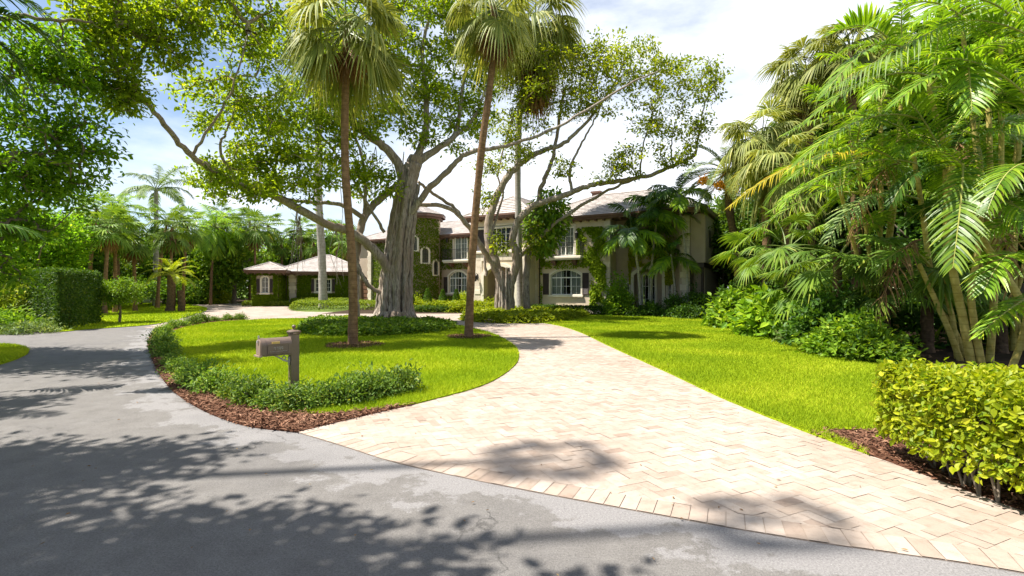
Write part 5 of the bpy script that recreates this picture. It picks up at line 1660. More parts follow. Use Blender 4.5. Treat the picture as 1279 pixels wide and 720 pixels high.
    for a_, c_, e_, w_ in (((1130, 60, 13), (1085, 40, 12.8), (1030, 118, 12.5), .036), ((1160, 95, 12.6), (1095, 75, 12.2), (1010, 150, 12), .034), ((1150, 150, 13), (1080, 120, 12.4), (985, 215, 12.2), .034), ((1145, 205, 13), (1075, 180, 12.6), (965, 262, 12.4), .032),
                           ((1250, 100, 11.6), (1190, 60, 11.2), (1118, 130, 11), .034), ((1262, 215, 11.2), (1300, 170, 10.9), (1330, 260, 10.6), .034), ((1215, 150, 11.8), (1265, 95, 11.4), (1300, 175, 11), .036), ((1200, 20, 12), (1150, -20, 12), (1090, 30, 12), .036), ((1262, 20, 11.4), (1215, -25, 11.2), (1150, 25, 11), .036), ((1285, 330, 11), (1262, 290, 10.7), (1228, 365, 10.4), .03)):
        hero(a_, c_, e_, 'feather', 34, .74, w_, .28, .42)
    for i, (a_, c_, e_) in enumerate((((1150, 300, 12.9), (1120, 300, 12.7), (1098, 395, 12.6)), ((1236, 250, 12.6), (1255, 255, 12.2), (1262, 370, 12.0)), ((1180, 190, 13.2), (1205, 160, 13.0), (1198, 205, 12.8)), ((1122, 205, 14.2), (1085, 210, 14.0), (1062, 300, 13.9)))):
        m = feather_frond(rng, bez=(P(*a_), P(*c_), P(*e_)), nl=26, ll=.5, wd=.016, v=-.1, droop=.9, t0=.1, r0=.025, jit=.16); m.build('dead_frond', [MT['fan_dead'], MT['fan_dead']], t, False, b)
    # a second clump further back and upper crowns
    for j, (lab, px, d, heads) in enumerate((('areca clump with arching crowns between the shaggy fan palms and the bare canes', 1100, 16.5, ((1100, 130), (1070, 190), (1130, 70), (1120, 240), (1050, 240))), ('areca clump towering behind the bare canes', 1250, 15.5, ((1250, 60), (1200, 20), (1290, 20), (1270, 180), (1160, 110), (1220, 170), (1290, 290))))):
        bb = np.array([(px - CX) / F * d, d, 0]); tt = thing('areca_palm_clump', lab, 'palm', bb, 0, 'areca palm clumps')
        for i, (hx, hy) in enumerate(heads):
            q = P(hx, hy, d + rng.normal() * .5)
            palm_trunk(tt, [(rng.normal() * .3, rng.normal() * .3, 0), (q - bb) * [.5, .5, .5], q - bb], .08, .06, MT['cane'], rng, 1.2, n=7).name = 'cane'
            for k in range(7):
                child('frond', FR['feather'][min(4, k * 5 // 7)][1], tt, q - bb, (rng.normal() * .15, 0, k * 2.4 + i), rng.uniform(.75, 1.05))
    # understory fan palms
    for lab, px, d, hy, sc, n in (
        ('low fan palm with pale sunlit fronds over the leafy shrubs', 1046, 16.5, 318, 1.1, 16), ('small fan palm before the date palm trunk', 985, 20.5, 305, 1.1, 16), ('fan palm low in the shade behind the big leaved shrub', 1105, 15.5, 352, 1.0, 14),
        ('fan palm with stout brown trunk among the bare canes', 1158, 14.6, 330, 1.15, 16), ('small dark fan palm in the gap between canes and hedge', 1250, 14.4, 372, 1.0, 14), ('fan palm peering over the leafy shrubs at the lawn corner', 1010, 18.5, 352, .95, 14), ('fan palm under the drooping yellow frond', 955, 24, 318, 1.1, 16)):
        top = P(px, hy, d); bb = np.array([top[0], d, 0]); tt = thing('fan_palm', lab, 'palm', bb, 0, 'understory fan palms')
        palm_trunk(tt, [(0, 0, 0), (top - bb) * .5, top - bb], .17, .13, MT['boot'], rng, 1.2, n=9)
        crown_fronds(tt, 'low_fan', n, top - bb, rng, sc, -25, 70)


def beds():
    rng = np.random.default_rng(37)
    # border shrubs
    pts = [(300, 400.5), (284, 401), (268, 402.5), (253, 404), (240, 406.5), (226, 409), (214, 412), (204, 418), (200, 427), (203, 437), (208, 447), (214, 457), (223, 467), (236, 477), (252, 485), (270, 491), (296, 499), (318, 505), (340, 510), (366, 512), (388, 512), (410, 508), (432, 506), (456, 500), (478, 497), (500, 491)]
    labs = ['small border shrub where the shrub row ends at the pale court', 'border shrub second from the pale court end of the row', 'border shrub third from the court end, round and dense', 'border shrub fourth from the court, in the back of the row',
            'border shrub near the bend, sixth before the road corner', 'border shrub at the back bend beside the pale pavers', 'border shrub on the bend where asphalt meets pavers', 'dark border shrub at the start of the road side row',
            'border shrub just after the bend along the asphalt', 'low border shrub along the asphalt, second after the bend', 'border shrub along the asphalt, third after the bend', 'border shrub along the asphalt, fourth after the bend', 'border shrub with mulch showing before it, fifth after the bend',
            'border shrub sixth after the bend, mulch wide on its road side', 'border shrub seventh after the bend, facing the widest mulch', 'border shrub eighth after the bend, beside the wide mulch', 'light border shrub two before the mailbox post', 'upright border shrub next to the mailbox on its door side',
            'border shrub under the mailbox door', 'dark border shrub at the foot of the mailbox post', 'border shrub just past the mailbox post with a few orange leaves', 'border shrub second past the mailbox post', 'border shrub third past the mailbox post, showing yellow leaves', 'tall border shrub fourth past the mailbox post', 'border shrub next to last before the drive', 'border shrub ending the row at the paved drive']
    kinds = []
    for k in range(5):
        m, ms = shrub_mesh('border_shrub', None, rng, R=.34, h=.44, hubs=62, K=24, L=.08, W=.034, stems=12, spread=.085)
        kinds.append((m.data('foliage', MT['shrub']), ms.data('stem', MT['bark'], True)))
    for i, ((px, py), lab) in enumerate(zip(pts, labs)):
        b = G(px, py); s = rng.uniform(.62, 1.02) * (1.0 if b[1] < 14 else 1.15)
        t = thing('border_shrub', lab, 'shrub', b, rng.random() * 6.28, 'shrubs edging the island lawn'); t.scale = (s, s, s * rng.uniform(.85, 1.1))
        child('foliage', kinds[i % 5][0], t); child('stem', kinds[i % 5][1], t)
    # banyan bed
    p = gp([(372, 412), (380, 419), (430, 423), (490, 421), (545, 417), (570, 410), (556, 405), (500, 404), (430, 402), (385, 404)], 4, True)
    m = M(); cover_leaves(m, p, .32, rng, 26000, .15, .085, .08); tag(m.build('banyan_groundcover', MT['cover']), kind='stuff')
    p = gp([(575, 399.5), (600, 403.5), (650, 405.0), (690, 403.5), (722, 399.5), (735, 394.5), (700, 391), (640, 390.5), (600, 391.5)], 4, True)
    m = M(); cover_leaves(m, p, .42, rng, 34000, .17, .09, .12); tag(m.build('fig_groundcover', MT['cover_yellow']), kind='stuff')
    p = gp([(505, 389), (560, 391), (600, 391.5), (640, 390.5), (640, 388.3), (560, 387.2), (510, 386)], 4, True)
    m = M(); cover_leaves(m, p, .75, rng, 22000, .17, .09, .16); tag(m.build('wall_groundcover', MT['cover_yellow']), kind='stuff')
    # climbing philodendron on the fig's second stem
    m = M(); d = 34.6; n = 1500; u = unit(rng.normal(size=(n, 3))) * rng.random((n, 1)) ** .35
    pos = P(683, 277, d) + u * np.array([28, 24, 44]) * d / F
    pos[:, 0] += (pos[:, 2] - pos[:, 2].mean()) * .18
    leaf_set(m, pos, unit(u * [1, 1, .3] + rng.normal(size=(n, 3)) * .4 - [0, 0, .45]), unit(u + [0, 0, .9] + rng.normal(size=(n, 3)) * .3), rng.uniform(.3, .62, n), rng.uniform(.14, .28, n), rng.beta(1.6, 2, n), .2)
    st = M()
    for k in range(40): q = pos[k]; tube(st, [P(668, 300, d) + rng.normal(size=3) * .1, q * .5 + P(676, 285, d) * .5, q], [.03, .02, .012], 5, False)
    t = thing('climbing_plant', 'big leaved dark green climber bunched on the fig stem in front of the wall', 'climbing plant', P(668, 320, d)); o = P(668, 320, d)
    m.build('foliage', MT['shrub_light'], t, False, o); st.build('stem', MT['rachis_green'], t, True, o)
    # cone topiaries
    for lab, px, py, s in (('clipped cone topiary next to the banyan trunk', 513, 388, .9), ('clipped cone topiary before the ivy wall under the lowest turret window', 534, 388.5, 1.0), ('clipped cone topiary before the shuttered arched window', 553, 388.5, .95), ('clipped cone topiary half behind the leaning palm trunk', 570, 388.5, .95), ('clipped cone topiary by the stone entry', 603.5, 388.0, .95)):
        d = 40.5; b = np.array([(px - CX) / F * d, d, 0]); t = thing('cone_topiary', lab, 'topiary', b, 0, 'cone topiaries before the mansion')
        n = 2600; z = rng.random(n) ** 1.5 * 1.75 * s; a = rng.random(n) * 6.28; r = (.52 * s * (1 - z / (1.85 * s)) ** .85) * (1 + rng.normal(size=n) * .07)
        m = M(); pos = np.c_[r * np.cos(a), r * np.sin(a), z + .12]; out = np.c_[np.cos(a), np.sin(a), .35 + 0 * a]
        leaf_set(m, pos, unit(out * .5 + rng.normal(size=(n, 3)) * .6), unit(out + rng.normal(size=(n, 3)) * .4), .09 * rng.uniform(.7, 1.3, n), .05, rng.beta(1.6, 2, n)); m.build('foliage', MT['hedge'], t)
        q = M(); tube(q, [(0, 0, 0), (0, 0, 1.3 * s)], [.04, .02], 6); q.build('stem', MT['bark'], t)
    def hedge(name, lab, poly, z0, z1, n, mat, L, W, stems=0, cat='hedge', group=None, **kw):
        b = np.r_[np.mean(poly, 0)[:2], 0]; t = thing(name, lab, cat, b, 0, group)
        m = M(); hedge_leaves(m, poly, z0, z1, rng, n, L, W, **kw); m.build('foliage', MT[mat], t, False, b)
        s = M(); p = np.asarray(poly)[:, :2]
        q = p.mean(0) + (p - p.mean(0)) * .74
        for k in range(max(stems, 6)):
            i = k % len(q); u = rng.random(); c = q[i] * (1 - u) + q[(i + 1) % len(q)] * u
            c = c + rng.normal(size=2) * .04
            for f in range(2): tube(s, [(*c, 0), (*(c + rng.normal(size=2) * .10), z0 + (z1 - z0) * .35), (*(c + rng.normal(size=2) * .13), z0 + (z1 - z0) * .7)], [.014, .010, .005], 5, False)
        s.build('stem', MT['bark'], t, True, b)
        return t, b
    hp = np.array([[4.22, 5.75], [4.9, 5.35], [5.7, 4.7], [6.3, 3.4], [6.5, 1.2], [4.35, 1.2], [4.2, 3.5], [4.02, 4.9]])
    t, b = hedge('clipped_hedge', 'bright yellow green box hedge at the drive corner with bare stems below', hp, .24, 1.06, 40000, 'hedge_yellow', .062, .040, 46, round_=.16, inner=.20, jag=.045)
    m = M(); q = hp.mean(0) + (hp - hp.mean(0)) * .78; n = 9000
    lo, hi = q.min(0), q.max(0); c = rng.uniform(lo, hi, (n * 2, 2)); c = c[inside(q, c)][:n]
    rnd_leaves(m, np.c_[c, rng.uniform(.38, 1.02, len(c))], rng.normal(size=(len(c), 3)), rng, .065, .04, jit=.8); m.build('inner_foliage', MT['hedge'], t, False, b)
    C = G(73, 413.5)[:2]; A = np.array([(24 - CX) / F * 24.6, 24.6]); Bp = np.array([(127 - CX) / F * 26.0, 26.0])
    poly = np.array([C, Bp, A + Bp - C, A])
    hedge('clipped_hedge', 'tall dark clipped box hedge standing at the road corner beside the side lawn', poly, .12, 2.75, 42000, 'hedge', .10, .055, 20, round_=.2, inner=.2, jag=.05)
    def at(px, d): return np.array([(px - CX) / F * d, d])
    hedge('low_hedge', 'low rounded hedge island round the white royal palm', np.array([at(362, 43), at(470, 42), at(478, 46), at(440, 51), at(372, 50)]), .05, .72, 14000, 'hedge_low', .12, .07, 8, round_=.45, inner=.15)
    hedge('low_hedge', 'low bed of clipped hedge curving before the pavilion bay', np.array([at(302, 52), at(340, 50.5), at(362, 51), at(362, 53.5), at(340, 53), at(306, 54.5)]), .05, .5, 7000, 'hedge_low', .12, .07, 8, round_=.3, inner=.15)
    hedge('low_hedge', 'narrow dark hedge under the shuttered arched window', np.array([at(664, 37.2), at(752, 33.6), at(756, 34.6), at(664, 38.2)]), .05, .62, 6500, 'hedge', .10, .06, 6, round_=.2)
    hedge('low_hedge', 'dark knee high hedge in front of the cone topiaries', np.array([at(505, 38.2), at(592, 38.2), at(592, 39.0), at(505, 39.0)]), .05, .5, 5500, 'hedge', .10, .06, 6, round_=.2)
    hedge('low_hedge', 'yellow green hedge band along the foot of the pavilion wall', np.array([at(363, 52.4), at(445, 54), at(445, 55), at(363, 53.2)]), .05, .8, 6000, 'hedge_low', .12, .07, 6, round_=.25)
    # loose shrubs by the house and lawn corner
    def bush(lab, px, d, R, h, mat, hubs=90, K=34, L=.15, W=.075, sp=.14, name='leafy_shrub', group=None):
        b = np.array([(px - CX) / F * d, d, 0]); t = thing(name, lab, 'shrub', b, 0, group)
        m, ms = shrub_mesh(name, None, rng, R, h, hubs, K, L, W, 12, sp); m.build('foliage', MT[mat], t); ms.build('stem', MT['bark'], t, True)
    bush('bright green upright shrub against the stone quoin', 772, 33.6, .95, 2.2, 'shrub_light', 150, 40, .18, .09, .2)
    bush('dark low shrub before the porch step', 812, 32.8, 1.0, .8, 'shrub_dark', 70, 34)
    bush('dark shrub at the foot of the end quoin', 846, 32.2, 1.1, 1.3, 'shrub_dark', 80, 34)
    bush('shrub under the overhanging bay', 874, 31.6, 1.2, 1.6, 'shrub_dark', 90, 36)
    bush('low shrub between the arched window and the porch', 786, 33.0, .8, .55, 'hedge', 50, 30)
    bush('low dark shrub at the edge of the lawn below the bay', 862, 30.6, 1.2, .7, 'shrub_dark', 70, 30)
    bush('pale flowering shrub under the turret', 520, 41.2, .7, 1.1, 'cover_yellow', 60, 30)
    bush('yellow shrub under the balcony of the ivy wing', 581, 41.4, .8, 1.5, 'cover_yellow', 70, 32)
    bush('yellow shrub at the feet of the fig on its entry side', 612, 39.6, .7, .9, 'cover_yellow', 60, 30)
    bush('heavy leaved shrub at the lawn corner below the low fan palms', 1062, 13.6, 1.05, 1.0, 'shrub_light', 110, 30, .17, .11, .15)
    bush('bright shrub beside the yellow hedge end', 1098, 12.6, .75, .62, 'shrub_light', 80, 30, .15, .10, .13)
    bush('dark leaved shrub behind the lawn corner shrubs', 1035, 15.6, 1.2, 1.5, 'shrub_dark', 110, 34, .2, .11, .2)
    bush('broad shrub of split leaves midway along the lawn edge', 965, 19.4, 1.3, 1.25, 'shrub_light', 100, 26, .34, .20, .25)
    bush('broad leaved shrub where the lawn edge curves away', 925, 23.5, 1.4, 1.5, 'shrub_light', 110, 28, .32, .18, .25)
    bush('dark shrub behind the split leaf shrubs', 945, 24.5, 1.6, 2.3, 'shrub_dark', 120, 34, .26, .14, .28)
    bush('dark shrub in the deep shade beyond the split leaf shrub', 1000, 20.0, 1.4, 1.6, 'shrub_dark', 110, 34, .24, .13, .25)
    bush('low silver green plant on the lawn edge by the corner shrubs', 1000, 16.8, .6, .45, 'feather_blue', 50, 20, .26, .05, .1)
    bush('variegated pale shrub beside the tall dark hedge', 8, 24.0, 1.5, 2.4, 'hedge_low', 160, 40, .16, .08, .22)
    bush('bright yellow fern at the foot of the variegated shrub', 6, 21.6, 1.0, .8, 'shrub_light', 70, 30, .24, .06, .16)
    bush('low grey green plant spreading to the road by the tall hedge', 34, 21.0, 1.3, .36, 'feather_blue', 70, 30, .14, .06, .14)
    bush('olive shrub at the foot of the basketball pole', 236, 58, 2.2, 1.7, 'cover', 110, 36, .26, .1, .3)
    bush('yellow shrub behind the basketball pole', 272, 60, 1.5, 1.5, 'cover_yellow', 90, 36, .26, .12, .3)
    # small round tree
    d = 26.8; b = np.array([(149 - CX) / F * d, d, 0]); t = thing('small_tree', 'small round crowned tree alone on the side lawn', 'tree', b)
    w = M(); l1 = limb(w, [(0, 0, 0), (.05, 0, .6), (-.02, 0, 1.0)], .07, .05, rng, 8, 5); ls = [l1]
    for k in range(5):
        a = k * 1.3; ls.append(limb(w, [(-.02, 0, .95), (.3 * math.cos(a), .3 * math.sin(a), 1.3), (.6 * math.cos(a), .6 * math.sin(a), 1.6)], .035, .015, rng, 6, 4))
    hubs = blob_hubs([((0, 0, 1.72), (1.15, 1.1, .72), 130)], rng); a_, b_ = grow(w, ls, hubs, rng, .008, 4)
    m = M(); crown_leaves(m, a_, b_, rng, 46, .2, .12, .06); w.build('trunk', MT['bark'], t, True); m.build('crown', MT['shrub_light'], t)


def mailbox():
    b = G(367, 487.5); b[2] = 0; ang = rad(-6)
    t = thing('mailbox', 'bronze arched mailbox on square post with ball finial and scroll bracket', 'mailbox', b, 0)
    k = b[1] / F
    def X(px): return (px - 367) * k
    def Zz(py): return H + (CY - py) * k
    ang = rad(224)                                   # box axis: points away from the post towards its door
    ax = np.array([math.cos(ang), math.sin(ang), 0]); sd = np.array([-ax[1], ax[0], 0])  # sd: away or towards viewer
    def mat(o): return Matrix(((ax[0], sd[0], 0, o[0]), (ax[1], sd[1], 0, o[1]), (0, 0, 1, o[2]), (0, 0, 0, 1)))
    zt = Zz(416)
    m = M(); hw = .075; Q = mat((0, 0, 0))
    box(m, -hw, hw, -hw, hw, 0, zt, mat=Q)
    p = m.build('post', MT['bronze'], t)
    bv = p.modifiers.new('edge', 'BEVEL'); bv.width = .008; bv.segments = 2
    m = M(); box(m, -.095, .095, -.095, .095, zt + .002, zt + .035, mat=Q); box(m, -.085, .085, -.085, .085, zt - .03, zt + .001, mat=Q)
    V = [[-.09, -.09, zt + .037], [.09, -.09, zt + .037], [.09, .09, zt + .037], [-.09, .09, zt + .037], [0, 0, zt + .075]]
    V = np.array(V) @ np.array(Q)[:3, :3].T; m.add(V, [[0, 1, 4], [1, 2, 4], [2, 3, 4], [3, 0, 4]])
    lathe(m, [(.02, zt + .06), (.014, zt + .08), (.03, zt + .092), (.038, zt + .115), (.03, zt + .138), (.006, zt + .15)], 14); m.build('finial', MT['bronze'], t, True)
    # box: half round top, from the post outwards
    z0 = Zz(446.5); w = .125; hs = .165; L0, L1 = .078, .60; z0 = zt - .355
    def prof(w, hs, n=14): return [(-w, 0), (w, 0), (w, hs)] + [(w * math.cos(a), hs + w * math.sin(a)) for a in np.linspace(0, math.pi, n)[1:-1]] + [(-w, hs)]
    def extr(m, pr, a, b_, z):
        n = len(pr); V = np.array([[a, y, z + zz] for y, zz in pr] + [[b_, y, z + zz] for y, zz in pr]); V = V @ np.array(Q)[:3, :3].T
        i = np.arange(n); j = (i + 1) % n; m.add(V, np.stack([i, j, n + j, n + i], -1)); m.add(V, [list(range(n - 1, -1, -1))]); m.add(V, [list(range(n, 2 * n))])
    m = M(); extr(m, prof(w, hs), L0, L1, z0); o = m.build('box', MT['bronze'], t)
    m = M(); extr(m, prof(w + .012, hs), L1 - .07, L1 + .003, z0 - .004); o2 = m.build('rim', MT['bronze'], t)
    m = M(); extr(m, prof(w - .012, hs), L1 + .004, L1 + .018, z0 + .004); d = m.build('door', MT['bronze_light'], t)
    m = M(); box(m, L1 - .015, L1 + .05, -w - .014, w + .014, z0 - .03, z0 - .006, mat=Q); m.build('lip', MT['bronze_light'], t)
    m = M(); box(m, L1 + .018, L1 + .04, -.02, .02, z0 + hs + .05, z0 + hs + .09, mat=Q); tube(m, [np.array(Q)[:3, :3] @ np.array([L1 + .01, 0, z0 + hs + w + .005]), np.array(Q)[:3, :3] @ np.array([L1 + .01, 0, z0 + hs + w + .05])], .014, 8); m.build('handle', MT['grey_metal'], d)
    for s in (1, -1):                               # raised side plates
        m = M(); y = s * (w + .002); e = .012 * s
        a, b_, c, dd = L0 + .05, L1 - .10, z0 + .012, z0 + hs + .025
        for xa, xb, za, zb in ((a, b_, c, c + .018), (a, b_, dd - .018, dd), (a, a + .018, c + .0185, dd - .0185), (b_ - .018, b_, c + .0185, dd - .0185)):
            box(m, xa, xb, min(y, y + e), max(y, y + e), za, zb, mat=Q)
        box(m, a + .019, b_ - .019, min(y, y + e * .4), max(y, y + e * .4), c + .019, dd - .019, mat=Q)
        pl = m.build('number_plate', MT['bronze'], t)
        m = M(); rg = np.random.default_rng(2)
        for i in range(4):                           # four worn raised figures and a worn line below
            x = a + .115 + i * .042
            f = np.array(Q)[:3, :3]
            yy = y + e * .55
            zz = c + .072
            for q in ([(0, .0), (.0, .045)], [(0, .045), (.022, .045)], [(.022, .045), (.022, .02)], [(.022, .02), (0, .0)])[: 4 if i in (0, 1) else 2 if i == 2 else 3]:
                tube(m, [f @ np.array([x + q[0][0], yy, zz + q[0][1]]), f @ np.array([x + q[1][0], yy, zz + q[1][1]])], .0035, 5)
        for i in range(13):
            x = a + .05 + i * .022; tube(m, [f @ np.array([x, yy, c + .038]), f @ np.array([x + .012, yy, c + .038 + .012 * rg.random()])], .0032, 5)
        m.build('worn_figures', MT['grey_metal'], pl)
    ys = 1
    m = M(); f = np.array(Q)[:3, :3]
    side = 1 if (f @ np.array([0, 1, 0]))[1] < 0 else -1
    box(m, .30, .43, side * (w + .003) if side > 0 else -(w + .022), side * (w + .022) if side > 0 else -(w + .003), z0 + hs + .027, z0 + hs + .062, mat=Q); m.build('flag', MT['gold'], t)
    m = M(); cv = [(.42, z0 - .015), (.36, z0 - .03), (.27, z0 - .075), (.19, z0 - .13), (.12, z0 - .16), (.075, z0 - .15)]
    tube(m, [f @ np.array([x, 0, z]) for x, z in catmull(cv, 5)], .015, 8)
    cu = [(.17 + .05 * (1 - s * .6) * math.cos(4 + s * 7), z0 - .10 + .05 * (1 - s * .6) * math.sin(4 + s * 7)) for s in np.linspace(0, 1, 16)]
    tube(m, [f @ np.array([x, 0, z]) for x, z in cu], .011, 7)
    box(m, .076, .10, -.03, .03, z0 - .24, z0 - .08, mat=Q); m.build('scroll_bracket', MT['grey_metal'], t, True)
    m = M(); box(m, L0, L1 - .05, -w * .8, w * .8, z0 - .03, z0 - .003, mat=Q); m.build('cradle', MT['bronze'], t)


def hoop():
    d = 62.0; b = np.array([(263.5 - CX) / F * d, d, 0]); k = d / F
    t = thing('basketball_hoop', 'basketball hoop with white backboard on a dark pole at the court edge', 'basketball hoop', b)
    zc = H + (CY - 345.5) * k; w, h = 10.2 * k / 2, 8.2 * k / 2
    m = M(); tube(m, [(0, 0, 0), (0, 0, zc - h * .3)], .06, 8); tube(m, [(0, 0, zc - .7), (0, -.5, zc - .2)], .04, 6); m.build('pole', MT['iron'], t, True)
    m = M(); cbox(m, -.6, .6, -.3, .5, .012, .22, .06); m.build('base', MT['iron'], t)
    m = M(); box(m, -w, w, -.55, -.52, zc - h, zc + h); bo = m.build('backboard', MT['curtain'], t)
    m = M(); t_ = .07
    for a in ((-w, w, zc - h, zc - h + t_), (-w, w, zc + h - t_, zc + h), (-w, -w + t_, zc - h + t_, zc + h - t_), (w - t_, w, zc - h + t_, zc + h - t_)): box(m, a[0], a[1], -.57, -.552, a[2], a[3])
    m.build('edge', MT['white'], bo)
    m = M(); box(m, -w * .75, w * .75, -.556, -.552, zc - h * .55, zc + h * .7); m.build('dark_panel', MT['iron'], bo)
    m = M()
    for a in ((-.3, .3, zc + .12, zc + .18), (-.3, .3, zc - .28, zc - .22), (-.3, -.24, zc - .22, zc + .12), (.24, .3, zc - .22, zc + .12)): box(m, a[0], a[1], -.562, -.558, a[2], a[3])
    m.build('target_square', MT['hoop_orange'], bo)
    m = M(); a = np.linspace(0, 6.283, 21); c = np.array([.25, -.85, zc - h * .75]); tube(m, c + np.c_[.26 * np.cos(a), .26 * np.sin(a), 0 * a], .022, 6, False); box(m, .1, .4, -.62, -.556, c[2] - .05, c[2] + .05); m.build('rim', MT['hoop_orange'], t, True)
    m = M()
    for i in range(12):
        a = i * .5236
        for s in (1, -1): tube(m, [c + [.26 * math.cos(a), .26 * math.sin(a), 0], c + [.17 * math.cos(a + s * .5), .17 * math.sin(a + s * .5), -.22], c + [.14 * math.cos(a + s * .8), .14 * math.sin(a + s * .8), -.42]], .014, 4, False)
    m.build('net', MT['white'], t)


def litter():
    rng = np.random.default_rng(77); m = M(); n = 150
    d = rng.uniform(3.2, 16, n) ; x = rng.uniform(-1.0, .8, n) * d; keep = ~inside(ISLAND, np.c_[x, d]); x, d = x[keep], d[keep]; n = len(x)
    a = rng.random(n) * 6.283
    z = np.where(inside(R_LAWN, np.c_[x, d]), .085, .022)
    leaf_set(m, np.c_[x, d, z], np.c_[np.cos(a), np.sin(a), 0 * a], unit(np.c_[rng.normal(size=(n, 2)) * .35, np.ones(n)]), rng.uniform(.02, .05, n), rng.uniform(.01, .024, n), rng.beta(1.5, 1.5, n), .4, .1)
    struct(m.build('fallen_leaves', MT['fan_dead']), 'stuff')


def far_planting():
    rng = np.random.default_rng(38)
    bushy_kind('a', 51, 'backing'); bushy_kind('b', 52, 'shade_leaf', .22, .12, 260, 46, (2.8, 2.6, 2.6), 4.4); bushy_kind('d', 54, 'shrub_dark', .26, .14, 260, 46, (2.8, 2.6, 2.6), 4.4); bushy_kind('c', 53, 'shrub_light', .26, .13, 240, 44, (2.4, 2.4, 2.0), 3.0)
    g = 'palms beyond the side lawn'
    L = [('fan palm with curved trunk, the one beside the tall clipped hedge', 118, 282, 36, 'fan'), ('fan palm with dark green head second from the tall hedge', 143, 283, 38, 'fan'), ('fan palm on a thin white trunk before the pale wall gap', 146, 266, 44, 'feather'), ('fan palm with brown skirt directly below the royal palm', 162, 298, 40, 'fan'),
         ('fan palm with round full head over the young date palm', 210, 285, 43, 'fan'), ('fan palm between the royal palm and the round headed one', 186, 275, 46, 'fan'), ('fan palm just past the round headed one towards the hoop', 236, 282, 50, 'fan'), ('feather palm rising above the hoop trees', 258, 284, 56, 'feather'),
         ('fan palm with a thin trunk beside the pavilion roof', 318, 284, 58, 'fan'), ('fan palm crown above the shade tree edge', 100, 262, 40, 'fan')]
    for i, (lab, px, py, d, key) in enumerate(L):
        top = P(px, py, d); b = np.array([top[0] + rng.normal() * .5, d, 0])
        far_palm(lab, b, top[2], key, 100 + i, g, 1.0 + .02 * (d - 36), (top[0] - b[0], 0), .15, 'palm_bark', 26, 6)
    d = 52; top = P(195, 236, d); b = np.array([top[0], d, 0])
    t = thing('royal_palm', 'royal palm standing clear above the others against the sky', 'palm', b)
    palm_trunk(t, [(0, 0, 0), (0, 0, top[2] * .5), (0, 0, top[2])], .3, .18, MT['palm_grey'], rng, 1.2); crown_fronds(t, 'royal', 16, (0, 0, top[2]), rng, 1.15, -20, 75)
    d = 39.5; b = np.array([(214 - CX) / F * d, d, 0]); top = P(214, 344, d)
    t = thing('young_date_palm', 'young date palm with yellow green fronds on a stout trunk by the side lawn', 'palm', b)
    palm_trunk(t, [(-.1, 0, 0), (0, 0, 1.2), (0, 0, top[2])], .33, .28, MT['boot'], rng, 1.2); palm_trunk(t, [(.6, .3, 0), (.6, .3, .6), (.5, .3, 1.7)], .26, .22, MT['boot'], rng, 1.1).name = 'stump'
    m = M(); [m.merge(feather_frond(rng, e, 2.1, 30, .42, .022, 75, .35, .4), Matrix.Translation((0, 0, top[2])) @ rotz(i * 2.4)) for i, e in enumerate(np.linspace(78, 0, 22))]; m.build('crown', [MT['cover_yellow'], MT['rachis']], t)
    g = 'fan palms behind the pavilion'
    L2 = [('palm head over the pavilion bay end', 335, 282, 64), ('palm head before the dark trees over the pavilion bay ridge', 352, 300, 66), ('palm crown above the middle of the pavilion ridge', 376, 286, 67), ('palm head low over the pavilion ridge', 392, 300, 65), ('palm crown seen past the white royal trunk', 420, 290, 66), ('palm head in the gap between pavilion and banyan', 436, 302, 63), ('tallest palm head behind the pavilion bay', 312, 276, 66), ('palm head near the hoop end of the pavilion', 292, 285, 68), ('palm crown peeping behind the hoop trees', 276, 270, 70)]
    for i, (lab, px, py, d) in enumerate(L2):
        top = P(px, py, d); b = np.array([top[0], d, 0]); far_palm(lab, b, top[2], 'fan', 140 + i, g, 1.25, (0, 0), .16, 'palm_bark', 26, 6)
    g = 'trees closing off the garden'
    T = [('broad tree behind the tall clipped hedge', 40, 34, 'b', 1.15), ('pale feathery tree filling behind the palms by the hedge', 80, 42, 'a', 1.3), ('dark tree in the palm row gap below the royal palm', 175, 56, 'b', 1.3), ('tree of large bright leaves beside the basketball hoop', 292, 60, 'c', 1.75), ('bright tree behind the basketball hoop', 262, 66, 'a', 1.5),
         ('dark tree between hoop and palm row', 232, 62, 'b', 1.35), ('tree closing the view behind the round headed fan palm', 205, 58, 'a', 1.35), ('dark tree behind the pavilion bay', 330, 72, 'b', 1.5), ('tree behind the middle of the pavilion', 385, 74, 'a', 1.55), ('tree between the pavilion and the mansion', 440, 72, 'b', 1.6), ('tree by the pale wall gap in the palm row', 135, 50, 'a', 1.25), ('dark tree at the end of the side road', -10, 38, 'a', 1.5), ('low dense tree behind the small round crowned tree', 120, 46, 'c', 1.1),
         ('bright dense tree behind the overhanging bay', 905, 39, 'c', 1.5), ('bright tree beyond the date palm trunk', 945, 36, 'a', 1.35), ('tree filling the gap between the bay and the fan palms', 925, 46, 'a', 1.7), ('dark tree behind the shaggy fan palms', 1000, 33, 'd', 1.5), ('dark tree behind the low sunlit fan palm', 1060, 27, 'd', 1.35), ('dark tree at the back of the areca clump', 1130, 24, 'd', 1.35), ('dark tree behind the bare canes', 1200, 21, 'd', 1.2), ('dark tree beyond the canes at the hedge side', 1270, 20, 'd', 1.2), ('dark tree further along behind the yellow hedge', 1340, 19, 'd', 1.2), ('light tree at the mansion end rising over the bay roof', 890, 52, 'a', 1.7), ('tall dark tree closing the sky behind the areca crowns', 1110, 31, 'd', 2.5), ('tall tree closing the sky above the bare canes', 1205, 29, 'd', 2.6), ('tall tree closing the sky over the hedge end', 1300, 27, 'd', 2.6), ('tall light tree between shaggy fan palms and areca crowns', 1040, 36, 'a', 2.3)]
